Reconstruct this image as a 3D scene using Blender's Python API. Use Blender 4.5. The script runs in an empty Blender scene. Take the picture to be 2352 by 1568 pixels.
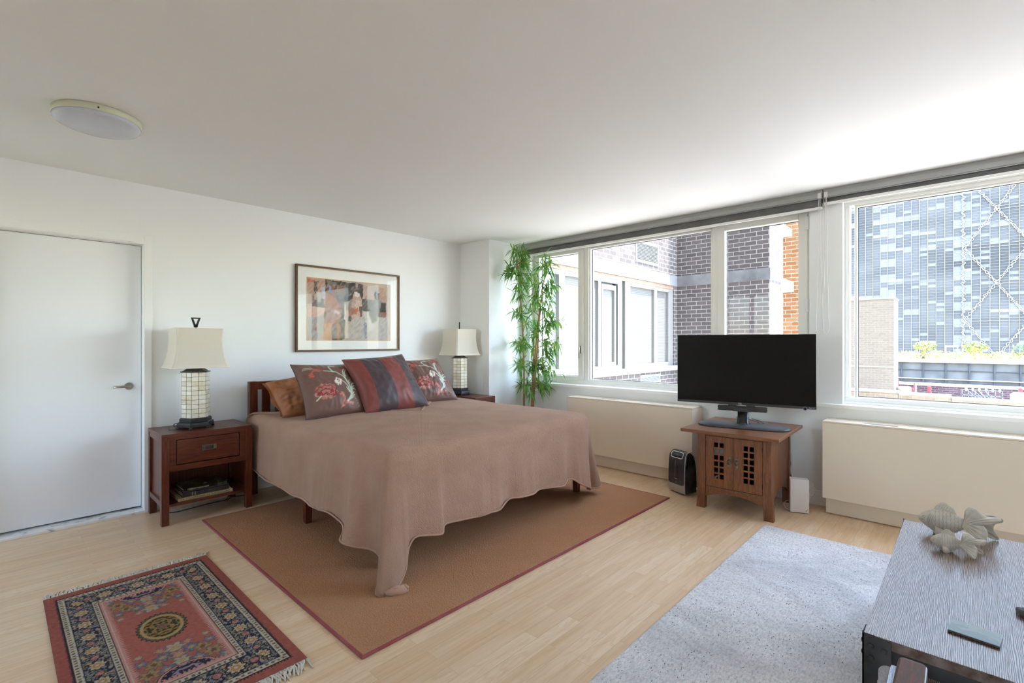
import bpy, bmesh, math, random
from mathutils import Vector, Matrix, noise
random.seed(7)
SC = bpy.context.scene
COL = SC.collection
PI = math.pi
V = Vector

# ------------------------------------------------------------------ helpers
def s2l(c):
    return c / 12.92 if c <= 0.04045 else ((c + 0.055) / 1.055) ** 2.4
def H(h, a=1.0):
    return (s2l(int(h[0:2], 16) / 255), s2l(int(h[2:4], 16) / 255), s2l(int(h[4:6], 16) / 255), a)
def mixc(a, b, t):
    t = max(0.0, min(1.0, t))
    return tuple(a[i] * (1 - t) + b[i] * t for i in range(3)) + (1.0,)

class N:
    """tiny node-tree builder"""
    def __init__(self, name):
        self.m = bpy.data.materials.new(name); self.m.use_nodes = True
        self.t = self.m.node_tree; self.t.nodes.clear()
        self.out = self.t.nodes.new('ShaderNodeOutputMaterial')
    def n(self, typ, props=None, **ins):
        nd = self.t.nodes.new('ShaderNode' + typ)
        for k, v in (props or {}).items(): setattr(nd, k, v)
        for k, v in ins.items():
            k2 = k.replace('_', ' ')
            sock = nd.inputs[int(k[1:])] if (k[0] == 'i' and k[1:].isdigit()) else nd.inputs[k2]
            if isinstance(v, bpy.types.NodeSocket): self.t.links.new(v, sock)
            else: sock.default_value = v
        return nd
    def obj(self):
        return self.n('TexCoord').outputs['Object']
    def uv(self):
        return self.n('TexCoord').outputs['UV']
    def map(self, vec, scale=(1, 1, 1), loc=(0, 0, 0), rot=(0, 0, 0)):
        return self.n('Mapping', Vector=vec, Scale=scale, Location=loc, Rotation=rot).outputs[0]
    def noise(self, vec, scale=5, detail=4, rough=.55, dist=0):
        return self.n('TexNoise', Vector=vec, Scale=scale, Detail=detail, Roughness=rough, Distortion=dist)
    def ramp(self, fac, stops, interp='LINEAR'):
        r = self.n('ValToRGB', Fac=fac); e = r.color_ramp; e.interpolation = interp
        while len(e.elements) < len(stops): e.elements.new(.5)
        for el, (p, c) in zip(e.elements, stops): el.position = p; el.color = c
        return r.outputs['Color']
    def mix(self, fac, a, b, mode='MIX'):
        nd = self.t.nodes.new('ShaderNodeMix'); nd.data_type = 'RGBA'; nd.blend_type = mode
        for s, v in ((nd.inputs['Factor'], fac), (nd.inputs[6], a), (nd.inputs[7], b)):
            if isinstance(v, bpy.types.NodeSocket): self.t.links.new(v, s)
            else: s.default_value = v
        return nd.outputs[2]
    def math(self, op, a, b=0.0, c=0.0):
        return self.n('Math', {'operation': op}, i0=a, i1=b, i2=c).outputs[0]
    def bump(self, h, strength=.3, dist=.01):
        return self.n('Bump', Height=h, Strength=strength, Distance=dist).outputs[0]
    def done(self, col, rough=.5, metal=0., spec=.5, normal=None, **kw):
        b = self.n('BsdfPrincipled')
        vals = {'Base Color': col, 'Roughness': rough, 'Metallic': metal, 'Specular IOR Level': spec}
        vals.update({k.replace('_', ' '): v for k, v in kw.items()})
        if normal is not None: vals['Normal'] = normal
        for k, v in vals.items():
            if isinstance(v, bpy.types.NodeSocket): self.t.links.new(v, b.inputs[k])
            else: b.inputs[k].default_value = v
        self.t.links.new(b.outputs[0], self.out.inputs[0])
        return self.m

def plain(name, hexc, rough=.5, metal=0., spec=.5, var=.04, vs=6, bump=0, bs=300, **kw):
    """colour with faint procedural unevenness, optional fine bump"""
    g = N(name); o = g.obj(); c = H(hexc)
    nz = g.noise(o, vs, 3).outputs[0]
    d = mixc(c, (0, 0, 0, 1), var); l = mixc(c, (1, 1, 1, 1), var)
    col = g.ramp(nz, [(.3, d), (.7, l)])
    nm = g.bump(g.noise(o, bs, 2).outputs[0], bump, .002) if bump else None
    return g.done(col, rough, metal, spec, nm, **kw)

def wood(name, dark, mid, light, scale=(1, 14, 14), rough=.35, ns=6, bump=.05, coat=0., spec=.5):
    """grain runs along the axis whose scale is smallest"""
    g = N(name); o = g.map(g.obj(), scale)
    a = g.noise(o, ns, 6, .65, .6).outputs[0]
    b = g.noise(g.map(g.obj(), tuple(s * 5 for s in scale)), ns, 3).outputs[0]
    f = g.math('MULTIPLY_ADD', b, .35, g.math('MULTIPLY', a, .75))
    col = g.ramp(f, [(.38, H(dark)), (.55, H(mid)), (.72, H(light))])
    return g.done(col, rough, 0, spec, g.bump(b, bump, .002), Coat_Weight=coat, Coat_Roughness=.15)

class MB:
    """collects shapes into one mesh"""
    def __init__(self): self.bm = bmesh.new()
    def _tr(self, vs, M):
        if M is not None:
            for v in vs: v.co = M @ v.co
    def box(self, x0, x1, y0, y1, z0, z1, bev=0., M=None, seg=2, taper=None):
        b = bmesh.new()
        r = bmesh.ops.create_cube(b, size=1)
        for v in r['verts']:
            v.co = V(((x0 + x1) / 2 + v.co.x * (x1 - x0), (y0 + y1) / 2 + v.co.y * (y1 - y0), (z0 + z1) / 2 + v.co.z * (z1 - z0)))
        if bev > 0:
            bmesh.ops.bevel(b, geom=list(b.edges), offset=bev, segments=seg, profile=.5, affect='EDGES')
        self._merge(b, M); return self
    def _merge(self, b, M=None):
        mp = {}
        for v in b.verts: mp[v] = self.bm.verts.new(M @ v.co if M is not None else v.co)
        uvs = b.loops.layers.uv.active
        uvd = self.bm.loops.layers.uv.verify() if uvs else None
        for f in b.faces:
            try: nf = self.bm.faces.new([mp[v] for v in f.verts])
            except ValueError: continue
            nf.smooth = f.smooth
            if uvs:
                for l0, l1 in zip(f.loops, nf.loops): l1[uvd].uv = l0[uvs].uv
        b.free()
    def prism(self, pts, axis, a0, a1, M=None, bev=0.):
        """polygon pts (2D) extruded along axis from a0 to a1; 2D order: x->(y,z) y->(x,z) z->(x,y)"""
        def P(p, a):
            return V((a, p[0], p[1])) if axis == 'x' else V((p[0], a, p[1])) if axis == 'y' else V((p[0], p[1], a))
        b = bmesh.new()
        A = [b.verts.new(P(p, a0)) for p in pts]; B = [b.verts.new(P(p, a1)) for p in pts]
        b.faces.new(A); b.faces.new(B)
        n = len(pts)
        for i in range(n): b.faces.new((A[i], A[(i + 1) % n], B[(i + 1) % n], B[i]))
        bmesh.ops.recalc_face_normals(b, faces=b.faces)
        if bev: bmesh.ops.bevel(b, geom=list(b.edges), offset=bev, segments=2, profile=.5, affect='EDGES')
        self._merge(b, M); return self
    def tube(self, pts, r, seg=8, M=None, cap=True, smooth=True):
        """r: number or list"""
        pts = [V(p) for p in pts]; n = len(pts)
        rs = r if isinstance(r, (list, tuple)) else [r] * n
        rings = []; up = V((0, 0, 1)); prev = None
        for i, p in enumerate(pts):
            d = (pts[min(i + 1, n - 1)] - pts[max(i - 1, 0)])
            if d.length < 1e-9: d = V((0, 0, 1))
            d.normalize()
            if prev is None:
                a = V((1, 0, 0)) if abs(d.z) > .9 else up.cross(d)
                a = (a - d * a.dot(d)).normalized()
            else:
                a = prev - d * prev.dot(d)
                a = a.normalized() if a.length > 1e-6 else d.orthogonal().normalized()
            prev = a; c = d.cross(a)
            ring = []
            for k in range(seg):
                t = 2 * PI * k / seg
                q = p + (a * math.cos(t) + c * math.sin(t)) * rs[i]
                ring.append(self.bm.verts.new(M @ q if M is not None else q))
            rings.append(ring)
        for i in range(n - 1):
            for k in range(seg):
                f = self.bm.faces.new((rings[i][k], rings[i][(k + 1) % seg], rings[i + 1][(k + 1) % seg], rings[i + 1][k]))
                f.smooth = smooth
        if cap:
            self.bm.faces.new(rings[0][::-1]); self.bm.faces.new(rings[-1])
        return self
    def lathe(self, prof, c=(0, 0), seg=32, M=None, smooth=True, capb=True, capt=True, sx=1, sy=1):
        """prof: list of (r,z)"""
        rings = []
        for r, z in prof:
            ring = []
            for k in range(seg):
                t = 2 * PI * k / seg
                q = V((c[0] + r * math.cos(t) * sx, c[1] + r * math.sin(t) * sy, z))
                ring.append(self.bm.verts.new(M @ q if M is not None else q))
            rings.append(ring)
        for i in range(len(rings) - 1):
            for k in range(seg):
                f = self.bm.faces.new((rings[i][k], rings[i][(k + 1) % seg], rings[i + 1][(k + 1) % seg], rings[i + 1][k])); f.smooth = smooth
        if capb: self.bm.faces.new(rings[0][::-1])
        if capt: self.bm.faces.new(rings[-1])
        return self
    def loft(self, rings, close=True, smooth=True, cap=True, M=None):
        R = [[self.bm.verts.new(M @ V(p) if M is not None else V(p)) for p in ring] for ring in rings]
        n = len(R[0])
        for i in range(len(R) - 1):
            for k in range(n if close else n - 1):
                f = self.bm.faces.new((R[i][k], R[i][(k + 1) % n], R[i + 1][(k + 1) % n], R[i + 1][k])); f.smooth = smooth
        if cap and close:
            self.bm.faces.new(R[0][::-1]); self.bm.faces.new(R[-1])
        return self
    def grid(self, nu, nv, fn, smooth=True, M=None):
        """fn(u,v) -> point, u,v in 0..1"""
        R = [[self.bm.verts.new(M @ V(fn(i / nu, j / nv)) if M is not None else V(fn(i / nu, j / nv))) for i in range(nu + 1)] for j in range(nv + 1)]
        for j in range(nv):
            for i in range(nu):
                f = self.bm.faces.new((R[j][i], R[j][i + 1], R[j + 1][i + 1], R[j + 1][i])); f.smooth = smooth
        return self
    def torus(self, c, R, r, axis='x', seg=24, rs=8, arc=2 * PI, a0=0., M=None):
        pts = []
        n = seg
        for k in range(n + 1):
            t = a0 + arc * k / n
            a, b = R * math.cos(t), R * math.sin(t)
            pts.append((c[0], c[1] + a, c[2] + b) if axis == 'x' else (c[0] + a, c[1], c[2] + b) if axis == 'y' else (c[0] + a, c[1] + b, c[2]))
        return self.tube(pts, r, rs, M, cap=arc < 2 * PI - .01)
    def build(self, name, mat, parent=None, loc=None, recalc=True, smooth=None):
        if recalc: bmesh.ops.recalc_face_normals(self.bm, faces=self.bm.faces)
        if smooth is not None:
            for f in self.bm.faces: f.smooth = smooth
        me = bpy.data.meshes.new(name); self.bm.to_mesh(me); self.bm.free()
        o = bpy.data.objects.new(name, me); COL.objects.link(o)
        for m in (mat if isinstance(mat, (list, tuple)) else [mat]): me.materials.append(m)
        if parent is not None: o.parent = parent
        if loc is not None: o.location = loc
        return o

def tag(o, label=None, cat=None, group=None, kind=None):
    if label: o['label'] = label
    if cat: o['category'] = cat
    if group: o['group'] = group
    if kind: o['kind'] = kind
    return o
def thing(name, label, cat, loc=(0, 0, 0), rz=0., group=None):
    e = bpy.data.objects.new(name, None); COL.objects.link(e); e.empty_display_size = .1
    e.location = loc; e.rotation_euler = (0, 0, rz)
    return tag(e, label, cat, group)
def struct(o): o['kind'] = 'structure'; return o
def copy_tree(o, parent=None):
    c = o.copy(); COL.objects.link(c)
    if parent is not None: c.parent = parent
    for ch in list(o.children): copy_tree(ch, c)
    return c
def text_mesh(name, body, size, mat, parent, M, ext=.0005, align='LEFT', bold=0.):
    cu = bpy.data.curves.new(name, 'FONT'); cu.body = body; cu.size = size; cu.extrude = ext; cu.align_x = align; cu.offset = bold
    t = bpy.data.objects.new(name + '_tmp', cu); COL.objects.link(t)
    bpy.context.view_layer.update()
    dg = bpy.context.evaluated_depsgraph_get()
    me = bpy.data.meshes.new_from_object(t.evaluated_get(dg))
    bpy.data.objects.remove(t); bpy.data.curves.remove(cu)
    me.transform(M); me.materials.clear(); me.materials.append(mat)
    o = bpy.data.objects.new(name, me); COL.objects.link(o); o.parent = parent
    return o
def basis(o, x, y, z):
    """matrix from origin and three axes"""
    return Matrix(((x[0], y[0], z[0], o[0]), (x[1], y[1], z[1], o[1]), (x[2], y[2], z[2], o[2]), (0, 0, 0, 1)))
def color_layer(me, cols):
    a = me.color_attributes.new('Col', 'FLOAT_COLOR', 'POINT')
    flat = [x for c in cols for x in c]
    a.data.foreach_set('color', flat)
def attr_mat(name, rough=.8, spec=.3, bump=None, nscale=(200, 200, 200), fuzz=.0, **kw):
    g = N(name); c = g.n('VertexColor', {'layer_name': 'Col'}).outputs[0]
    nz = g.noise(g.map(g.obj(), nscale), 1, 3).outputs[0]
    if fuzz: c = g.mix(1.0, c, g.ramp(nz, [(.3, (1 - fuzz,) * 3 + (1,)), (.7, (1 + fuzz,) * 3 + (1,))]), 'MULTIPLY')
    return g.done(c, rough, 0, spec, g.bump(nz, bump, .004) if bump else None, **kw)
def rnd(i, j, k=0):
    x = math.sin(i * 127.1 + j * 311.7 + k * 74.7) * 43758.5453
    return x - math.floor(x)
def catmull(P, k):
    """closed catmull-rom through tuples"""
    out = []; n = len(P)
    for i in range(n):
        a, b, c, d = P[i - 1], P[i], P[(i + 1) % n], P[(i + 2) % n]
        for s in range(k):
            t = s / k
            out.append(tuple(.5 * (2 * b[q] + (c[q] - a[q]) * t + (2 * a[q] - 5 * b[q] + 4 * c[q] - d[q]) * t * t + (3 * b[q] - a[q] - 3 * c[q] + d[q]) * t ** 3) for q in range(len(b))))
    return out

# ------------------------------------------------------------------ camera
CAMZ = 1.30
cam = bpy.data.cameras.new('camera'); cam.lens = 1115 / 2352 * 36; cam.sensor_width = 36; cam.shift_y = 1 / 2352
cam.clip_start = .05; cam.clip_end = 2000
co = bpy.data.objects.new('camera', cam); COL.objects.link(co)
co.location = (0, 0, CAMZ)
co.rotation_euler = (PI / 2, 0, math.atan2(1048 / 1530.2, 1115 / 1530.2) - PI / 2)
SC.camera = co

# ------------------------------------------------------------------ materials
M = {}
M['wall'] = plain('wall_paint', 'eef0f0', .6, var=.006, bump=.02, bs=180)
M['ceil'] = plain('ceiling_paint', 'f2f2f0', .7, var=.006)
M['trim'] = plain('trim_paint', 'f1f2f1', .35, var=.006)
M['door'] = plain('door_paint', 'eff1f3', .3, var=.006)
M['winframe'] = plain('window_frame_coating', 'e9e8e2', .35, var=.01)
M['rubber'] = plain('black_rubber', '1c1c1e', .6)
M['steel'] = plain('brushed_steel', '9a968f', .3, 1., var=.05, vs=40)
M['ac'] = plain('cream_laminate', 'e6d7c2', .22, var=.008)
M['acslot'] = plain('slot_shadow_grey', '55575a', .5)
M['acgrille'] = plain('pale_grille', 'd9dcde', .4)
M['blindrail'] = plain('blind_rail_grey', 'a7a9a8', .4, var=.02)
M['blindcloth'] = plain('charcoal_blind_cloth', '5c5d5c', .8, var=.05, bump=.2, bs=500)
M['hembar'] = plain('white_hem_bar', 'ededea', .3)
M['chain'] = plain('white_bead_plastic', 'dcdad4', .3)
M['cherry'] = wood('cherry_wood', '3c160b', '5a2713', '78371e', (1.2, 16, 16), .34, coat=.1)
M['cherryv'] = wood('cherry_wood_upright', '3c160b', '5a2713', '78371e', (16, 16, 1.2), .34, coat=.1)
M['oak'] = wood('fumed_oak', '4a2a12', '754423', '905c36', (20, 1.2, 20), .38, ns=5, bump=.12)
M['oakx'] = wood('fumed_oak_panel', '5c3216', '7e4a26', '935b34', (14, 14, 1.3), .4, ns=5, bump=.12)
M['oakv'] = wood('fumed_oak_upright', '4a2a12', '754423', '905c36', (20, 20, 1.2), .38, ns=5, bump=.12)
M['bronze'] = plain('aged_bronze', '6a5334', .4, .9, var=.15, vs=60)
M['brass'] = plain('dull_brass', '6c6350', .35, .9, var=.1, vs=60)
M['black'] = plain('black_plastic', '0d0d0f', .35, var=.05)
M['blackmatte'] = plain('black_satin_plastic', '2a2c31', .42, var=.05, bump=.15, bs=600)
M['blackmetal'] = plain('black_powder_coat', '0c0d10', .6, var=.08, spec=.2)
M['darkbronze'] = plain('dark_bronze_lamp_base', '161515', .35, .2, var=.02, vs=40)
M['white'] = plain('white_plastic', 'e8e6e6', .35, var=.005)
M['silver'] = plain('silver_plastic', 'b3aeaa', .3, .6, var=.01)
M['chrome'] = plain('bright_chrome', 'e6e6ea', .12, 1., var=.01)
M['shade'] = None
def shade_mat():
    g = N('cream_linen_shade'); o = g.obj()
    w = g.noise(g.map(o, (400, 400, 400)), 1, 2).outputs[0]
    b = g.n('BsdfDiffuse', Color=H('efe9dc'), Normal=g.bump(w, .15, .002)).outputs[0]
    t = g.n('BsdfTranslucent', Color=H('efe4d0')).outputs[0]
    s = g.n('MixShader', i0=.35, i1=b, i2=t).outputs[0]
    g.t.links.new(s, g.out.inputs[0]); return g.m
M['shade'] = shade_mat()
M['capiz'] = None
def capiz_mat():
    g = N('capiz_shell_tiles'); u = g.uv()
    br = g.n('TexBrick', {'offset': 0., 'squash': 1.}, Vector=u, Color1=H('f0ebdf'), Color2=H('d3c8b0'), Mortar=H('2c2218'), Scale=1., Mortar_Size=.035, Bias=-.15)
    br.inputs['Brick Width'].default_value = 1.; br.inputs['Row Height'].default_value = 1.
    nz = g.noise(g.map(g.obj(), (60, 60, 40)), 1, 4, .6, 1.5).outputs[0]
    col = g.mix(.35, br.outputs[0], g.ramp(nz, [(.35, H('9a815c')), (.5, H('d8cfbb')), (.68, H('f6f2e8'))]), 'OVERLAY')
    return g.done(col, .22, 0, .6, g.bump(g.math('SUBTRACT', 1., br.outputs['Fac']), .5, .002), Sheen_Weight=.0)
M['capiz'] = capiz_mat()

def floor_mat():
    g = N('pale_ash_planks'); o = g.obj()
    br = g.n('TexBrick', {'offset': .37, 'offset_frequency': 2}, Vector=o, Color1=(0, 0, 0, 1), Color2=(1, 1, 1, 1), Mortar=(.5, .5, .5, 1), Scale=1., Mortar_Size=.0006, Mortar_Smooth=.2)
    br.inputs['Brick Width'].default_value = .62; br.inputs['Row Height'].default_value = .069
    tone = g.ramp(br.outputs[0], [(0, H('cda67c')), (.3, H('d8b48c')), (.65, H('dfc09b')), (1., H('e8cfae'))])
    # each plank gets its own grain by shifting the pattern with the plank value
    off = g.n('CombineXYZ', X=g.math('MULTIPLY', br.outputs[0], 37.), Y=g.math('MULTIPLY', br.outputs[0], 3.1), Z=0.).outputs[0]
    p = g.n('VectorMath', {'operation': 'ADD'}, i0=o, i1=off).outputs[0]
    gr = g.noise(g.map(p, (1.3, 17, 1)), 2.2, 4, .55, .6).outputs[0]
    fine = g.noise(g.map(p, (5, 160, 1)), 1.5, 2, .5).outputs[0]
    warp = g.noise(g.map(p, (1.1, 5.5, 1)), 1.6, 2, .5).outputs[0]
    rings = g.math('SINE', g.math('MULTIPLY', warp, 95.))
    grain = g.ramp(gr, [(.3, H('d3b187')), (.5, H('e3c9a7')), (.72, H('eddabf'))])
    col = g.mix(.5, tone, grain, 'MIX')
    sel = g.ramp(br.outputs[0], [(.55, (0, 0, 0, 1)), (.62, (1, 1, 1, 1))])
    col = g.mix(g.math('MULTIPLY', g.math('MULTIPLY', g.math('MAXIMUM', rings, 0.), sel), .16), col, H('b58e62'))
    col = g.mix(.07, col, g.ramp(fine, [(.35, H('b08c62')), (.6, H('f0e2cd'))]), 'MULTIPLY')
    col = g.mix(g.math('MULTIPLY', br.outputs['Fac'], .55), col, H('94744f'))
    return g.done(col, .36, 0, .4, g.bump(gr, .02, .001))
M['floor'] = floor_mat()

def marble_mat():
    g = N('white_marble'); o = g.obj()
    w = g.noise(g.map(o, (3, 7, 7)), 1.6, 5, .6, 1.2).outputs[0]
    return g.done(g.ramp(w, [(.50, H('efefed')), (.565, H('c4c5c7')), (.585, H('8f9196')), (.60, H('c9cacb')), (.66, H('efefed'))]), .25)
M['marble'] = marble_mat()

def glass_mat(name, tint=(.97, .98, .97, 1), refl=.06, rough=0., fk=.8):
    """thin pane: straight-through light plus a faint mirror reflection"""
    g = N(name)
    t = g.n('BsdfTransparent', Color=tint).outputs[0]
    gl = g.n('BsdfGlossy', Color=(1, 1, 1, 1), Roughness=rough).outputs[0]
    fr = g.n('LayerWeight', Blend=.12).outputs['Fresnel']
    f = g.math('MULTIPLY_ADD', fr, fk, refl * .5)
    g.t.links.new(g.n('MixShader', i0=f, i1=t, i2=gl).outputs[0], g.out.inputs[0])
    return g.m
M['glass'] = glass_mat('window_glass', (.97, .98, .97, 1), .010, 0., .2)
M['picglass'] = glass_mat('picture_glass', (1, 1, 1, 1), .012, 0., .10)

def spread_mat():
    g = N('taupe_matelasse'); u = g.uv()
    br = g.n('TexBrick', {'offset': .5}, Vector=g.n('VectorMath', {'operation': 'ADD'}, i0=u, i1=g.n('VectorMath', {'operation': 'SCALE'}, i0=g.noise(g.map(u, (30, 30, 1)), 1, 3).outputs['Color'], Scale=.008).outputs[0]).outputs[0], Scale=1., Mortar_Size=.0026, Mortar_Smooth=1., Color1=(1, 1, 1, 1), Color2=(.8, .8, .8, 1), Mortar=(0, 0, 0, 1))
    br.inputs['Brick Width'].default_value = .0125; br.inputs['Row Height'].default_value = .0085
    cr = g.noise(g.map(u, (85, 40, 1)), 1, 3, .65, .8).outputs[0]
    fl = g.noise(g.map(u, (4, 4, 1)), 1, 3).outputs[0]
    base = g.ramp(fl, [(.3, H('ac866f')), (.7, H('b8937b'))])
    col = g.mix(g.math('MULTIPLY', br.outputs['Fac'], .14), base, H('896857'))
    h = g.math('MULTIPLY_ADD', cr, 2.2, g.math('MULTIPLY', g.math('SUBTRACT', 1., br.outputs['Fac']), .6))
    return g.done(col, .85, 0, .25, g.bump(h, .8, .004), Sheen_Weight=.25, Sheen_Roughness=.5, Sheen_Tint=H('e8d4cc'))
M['spread'] = spread_mat()
M['mattress'] = plain('white_ticking', 'dad6d0', .8)

def sisal_mat():
    g = N('rust_brown_loop_pile'); o = g.obj()
    a = g.noise(g.map(o, (170, 320, 1)), 1, 3, .7).outputs[0]
    b = g.noise(g.map(o, (3, 3, 1)), 1, 4).outputs[0]
    lp = g.n('TexVoronoi', Vector=g.map(o, (130, 190, 1)), Scale=1.).outputs['Distance']
    col = g.ramp(a, [(.3, H('855a3c')), (.5, H('bb8862')), (.7, H('d8b08a'))])
    col = g.mix(.25, col, g.ramp(b, [(.3, H('b0765a')), (.7, H('c2926c'))]))
    return g.done(col, .95, 0, .1, g.bump(g.math('ADD', a, lp), .8, .006))
M['sisal'] = sisal_mat()
M['redbind'] = plain('dark_red_binding_tape', '8c3433', .8, bump=.3, bs=400)

def shag_mat():
    g = N('pale_grey_woven_pile'); o = g.obj()
    st = g.noise(g.map(o, (50, 110, 1), rot=(0, 0, .25)), 1, 5, .7, .5).outputs[0]
    big = g.noise(g.map(o, (2.2, 1.6, 1)), 1, 5, .6, .6).outputs[0]
    fle = g.n('TexVoronoi', Vector=g.map(o, (48, 150, 1), rot=(0, 0, .35)), Scale=1., Randomness=1.)
    fd = g.math('LESS_THAN', fle.outputs['Distance'], .23)
    rr = g.n('SeparateColor', Color=fle.outputs['Color']).outputs[0]
    patch = g.noise(g.map(o, (3.2, 3.0, 1), loc=(2.3, 0, 0)), 1, 4, .7, .3).outputs[0]
    thr = g.math('MULTIPLY', g.math('SUBTRACT', patch, .45), 2.6)
    on = g.math('MULTIPLY', fd, g.math('LESS_THAN', rr, thr))
    col = g.ramp(st, [(.32, H('bdbcbd')), (.5, H('e6e5e4')), (.65, H('f3f2f1'))])
    col = g.mix(g.math('MULTIPLY', g.math('SUBTRACT', .54, big), 2.6), col, H('a5a4a8'))
    col = g.mix(g.math('MULTIPLY', on, .9), col, H('2f3040'))
    return g.done(col, .95, 0, .1, g.bump(g.math('MULTIPLY_ADD', st, 1., g.math('MULTIPLY', on, -.4)), .75, .008))
M['shag'] = shag_mat()

def tabletop_mat():
    g = N('dark_grained_veneer'); o = g.obj()
    wv = g.n('TexWave', {'wave_type': 'BANDS', 'bands_direction': 'Y'}, Vector=g.map(o, (.10, 1, 1)), Scale=80., Distortion=9., Detail=2.5, Detail_Scale=.7, Detail_Roughness=.62).outputs[0]
    nz = g.noise(g.map(o, (14, 200, 1)), 1, 4).outputs[0]
    f = g.math('MULTIPLY_ADD', nz, .4, g.math('MULTIPLY', wv, .6))
    col = g.ramp(f, [(.3, H('553a2a')), (.75, H('795845'))])
    ro = g.n('MapRange', Value=f, i1=.3, i2=.7, i3=.16, i4=.30).outputs[0]
    sp = g.n('MapRange', Value=f, i1=.38, i2=.62, i3=.42, i4=.9).outputs[0]
    return g.done(col, ro, 0, sp, None, IOR=2.7, Coat_Weight=sp, Coat_IOR=2.0, Coat_Roughness=.2)
M['ttop'] = tabletop_mat()
M['tedge'] = plain('brown_edge_band', '4f3020', .5, var=.15, vs=30)
M['redwood'] = wood('glossy_red_wood', '330a06', '4e130c', '7a2a1a', (2, 18, 18), .3, coat=.2)
M['fish'] = None
def fish_mat():
    g = N('grey_glazed_stoneware'); o = g.obj()
    a = g.noise(o, 26, 4).outputs[0]
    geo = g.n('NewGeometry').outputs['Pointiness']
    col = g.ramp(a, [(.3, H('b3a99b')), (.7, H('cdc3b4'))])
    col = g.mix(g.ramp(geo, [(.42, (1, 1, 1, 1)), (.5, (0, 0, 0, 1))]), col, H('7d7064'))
    return g.done(col, .38, 0, .45)
M['fish'] = fish_mat()

def brick_mat(name, c1, c2, mortar, bw=.203, rh=.081, ms=.006):
    g = N(name); o = g.obj()
    s = g.n('SeparateXYZ', Vector=o)
    q = g.n('CombineXYZ', X=g.math('ADD', s.outputs[0], s.outputs[1]), Y=s.outputs[2], Z=0.).outputs[0]
    br = g.n('TexBrick', {'offset': .5}, Vector=q, Color1=H(c1), Color2=H(c2), Mortar=H(mortar), Scale=1., Mortar_Size=ms, Mortar_Smooth=.1)
    br.inputs['Brick Width'].default_value = bw; br.inputs['Row Height'].default_value = rh
    nz = g.noise(o, 14, 4).outputs[0]
    col = g.mix(.3, br.outputs[0], g.ramp(nz, [(.3, (.5, .5, .5, 1)), (.7, (1, 1, 1, 1))]), 'MULTIPLY')
    return g.done(col, .9, 0, .2, g.bump(g.math('SUBTRACT', 1., br.outputs['Fac']), .4, .01))
# ------------------------------------------------------------------ the room
XW, YW, XL, YF, HC = 4.50, 4.58, -2.3, -3.4, 2.50
struct(MB().box(XL - .1, XW + .3, YF - .1, YW + .4, -.12, 0).build('floor', M['floor']))
struct(MB().box(XL - .1, XW + .3, YF - .1, YW + .4, HC, HC + .15).build('ceiling', M['ceil']))
w = MB()                                             # wall with the bed and the door
w.box(XL, -.15, YW, YW + .2, 0, HC).box(.787, XW + .3, YW, YW + .2, 0, HC).box(-.15, .787, YW, YW + .2, 2.05, HC)
struct(w.build('wall_back', M['wall']))
struct(MB().box(3.94, XW, 4.07, YW, 0, HC).build('wall_corner', M['wall']))
ADDED_WINDOWS = ((-3.2, -1.9, .50, 2.40), (2.9, 4.2, .85, 2.40))      # two unseen windows added on the left to brighten the room
w = MB(); w.box(XL - .15, XL, YF, ADDED_WINDOWS[0][0], 0, HC).box(XL - .15, XL, ADDED_WINDOWS[0][1], ADDED_WINDOWS[1][0], 0, HC).box(XL - .15, XL, ADDED_WINDOWS[1][1], YW, 0, HC)
for y0, y1, z0, z1 in ADDED_WINDOWS: w.box(XL - .15, XL, y0, y1, 0, z0).box(XL - .15, XL, y0, y1, z1, HC)
struct(w.build('wall_left', M['wall']))
struct(MB().box(XL, XW + .3, YF - .15, YF, 0, HC).build('wall_front', M['wall']))
w = MB()                                             # window wall with two openings
T = XW + .26
w.box(XW, T, YF, YW, 0, .80).box(XW, T, YF, YW, 2.41, HC)
w.box(XW, T, 3.93, YW, .80, 2.41).box(XW, T, .71, .935, .80, 2.41).box(XW, T, YF, -2.45, .80, 2.41)
struct(w.build('wall_right', M['wall']))
struct(MB().box(XW - .012, XW, -1.3, 4.07, 0, .118, .003).build('baseboard_right', M['trim']))
struct(MB().box(.83, 3.94, YW - .012, YW, 0, .11, .003).build('baseboard_back', M['trim']))
s = MB().box(XW - .045, XW + .10, YF, 4.07, .785, .817, .006)
struct(s.build('trim_1', M['trim']))
tp = MB()
for a in ((4.18, 4.187, .68, .892), (4.455, 4.462, .68, .892), (4.18, 4.462, .886, .892), (4.18, 4.462, .68, .686)):
    tp.box(3.9375, 3.9405, *a)
struct(tp.build('trim_2', M['trim']))

# door
struct(MB().box(XL - .15, XW + .26, YF - .15, YW + .4, HC + .16, 28).build('wall_upper', plain('own_brickwork', '6a5f5a', .9, var=.1)))
struct(MB().box(XL - .15, XW + .26, YF - .15, YW + .4, -30, -.13).build('wall_lower', bpy.data.materials['own_brickwork']))
struct(MB().box(-.35, 1.0, YW + .2, YW + .3, 0, 2.3).build('wall_hall', M['wall']))  # unseen plate added behind the door to stop light leaking in
d = thing('door_1', None, None); d['kind'] = 'structure'
MB().box(-.137, .774, 4.682, 4.722, .030, 2.042, .002).build('door_panel', M['door'], d)
c = MB()
c.box(.776, .822, 4.568, 4.584, .0, 2.105, .002).box(-.185, -.139, 4.568, 4.584, .0, 2.105, .002).box(-.139, .776, 4.568, 4.584, 2.05, 2.105, .002)
c.box(.777, .787, 4.58, 4.76, 0, 2.05).box(-.15, -.14, 4.58, 4.76, 0, 2.05).box(-.14, .777, 4.58, 4.76, 2.045, 2.05)
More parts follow.
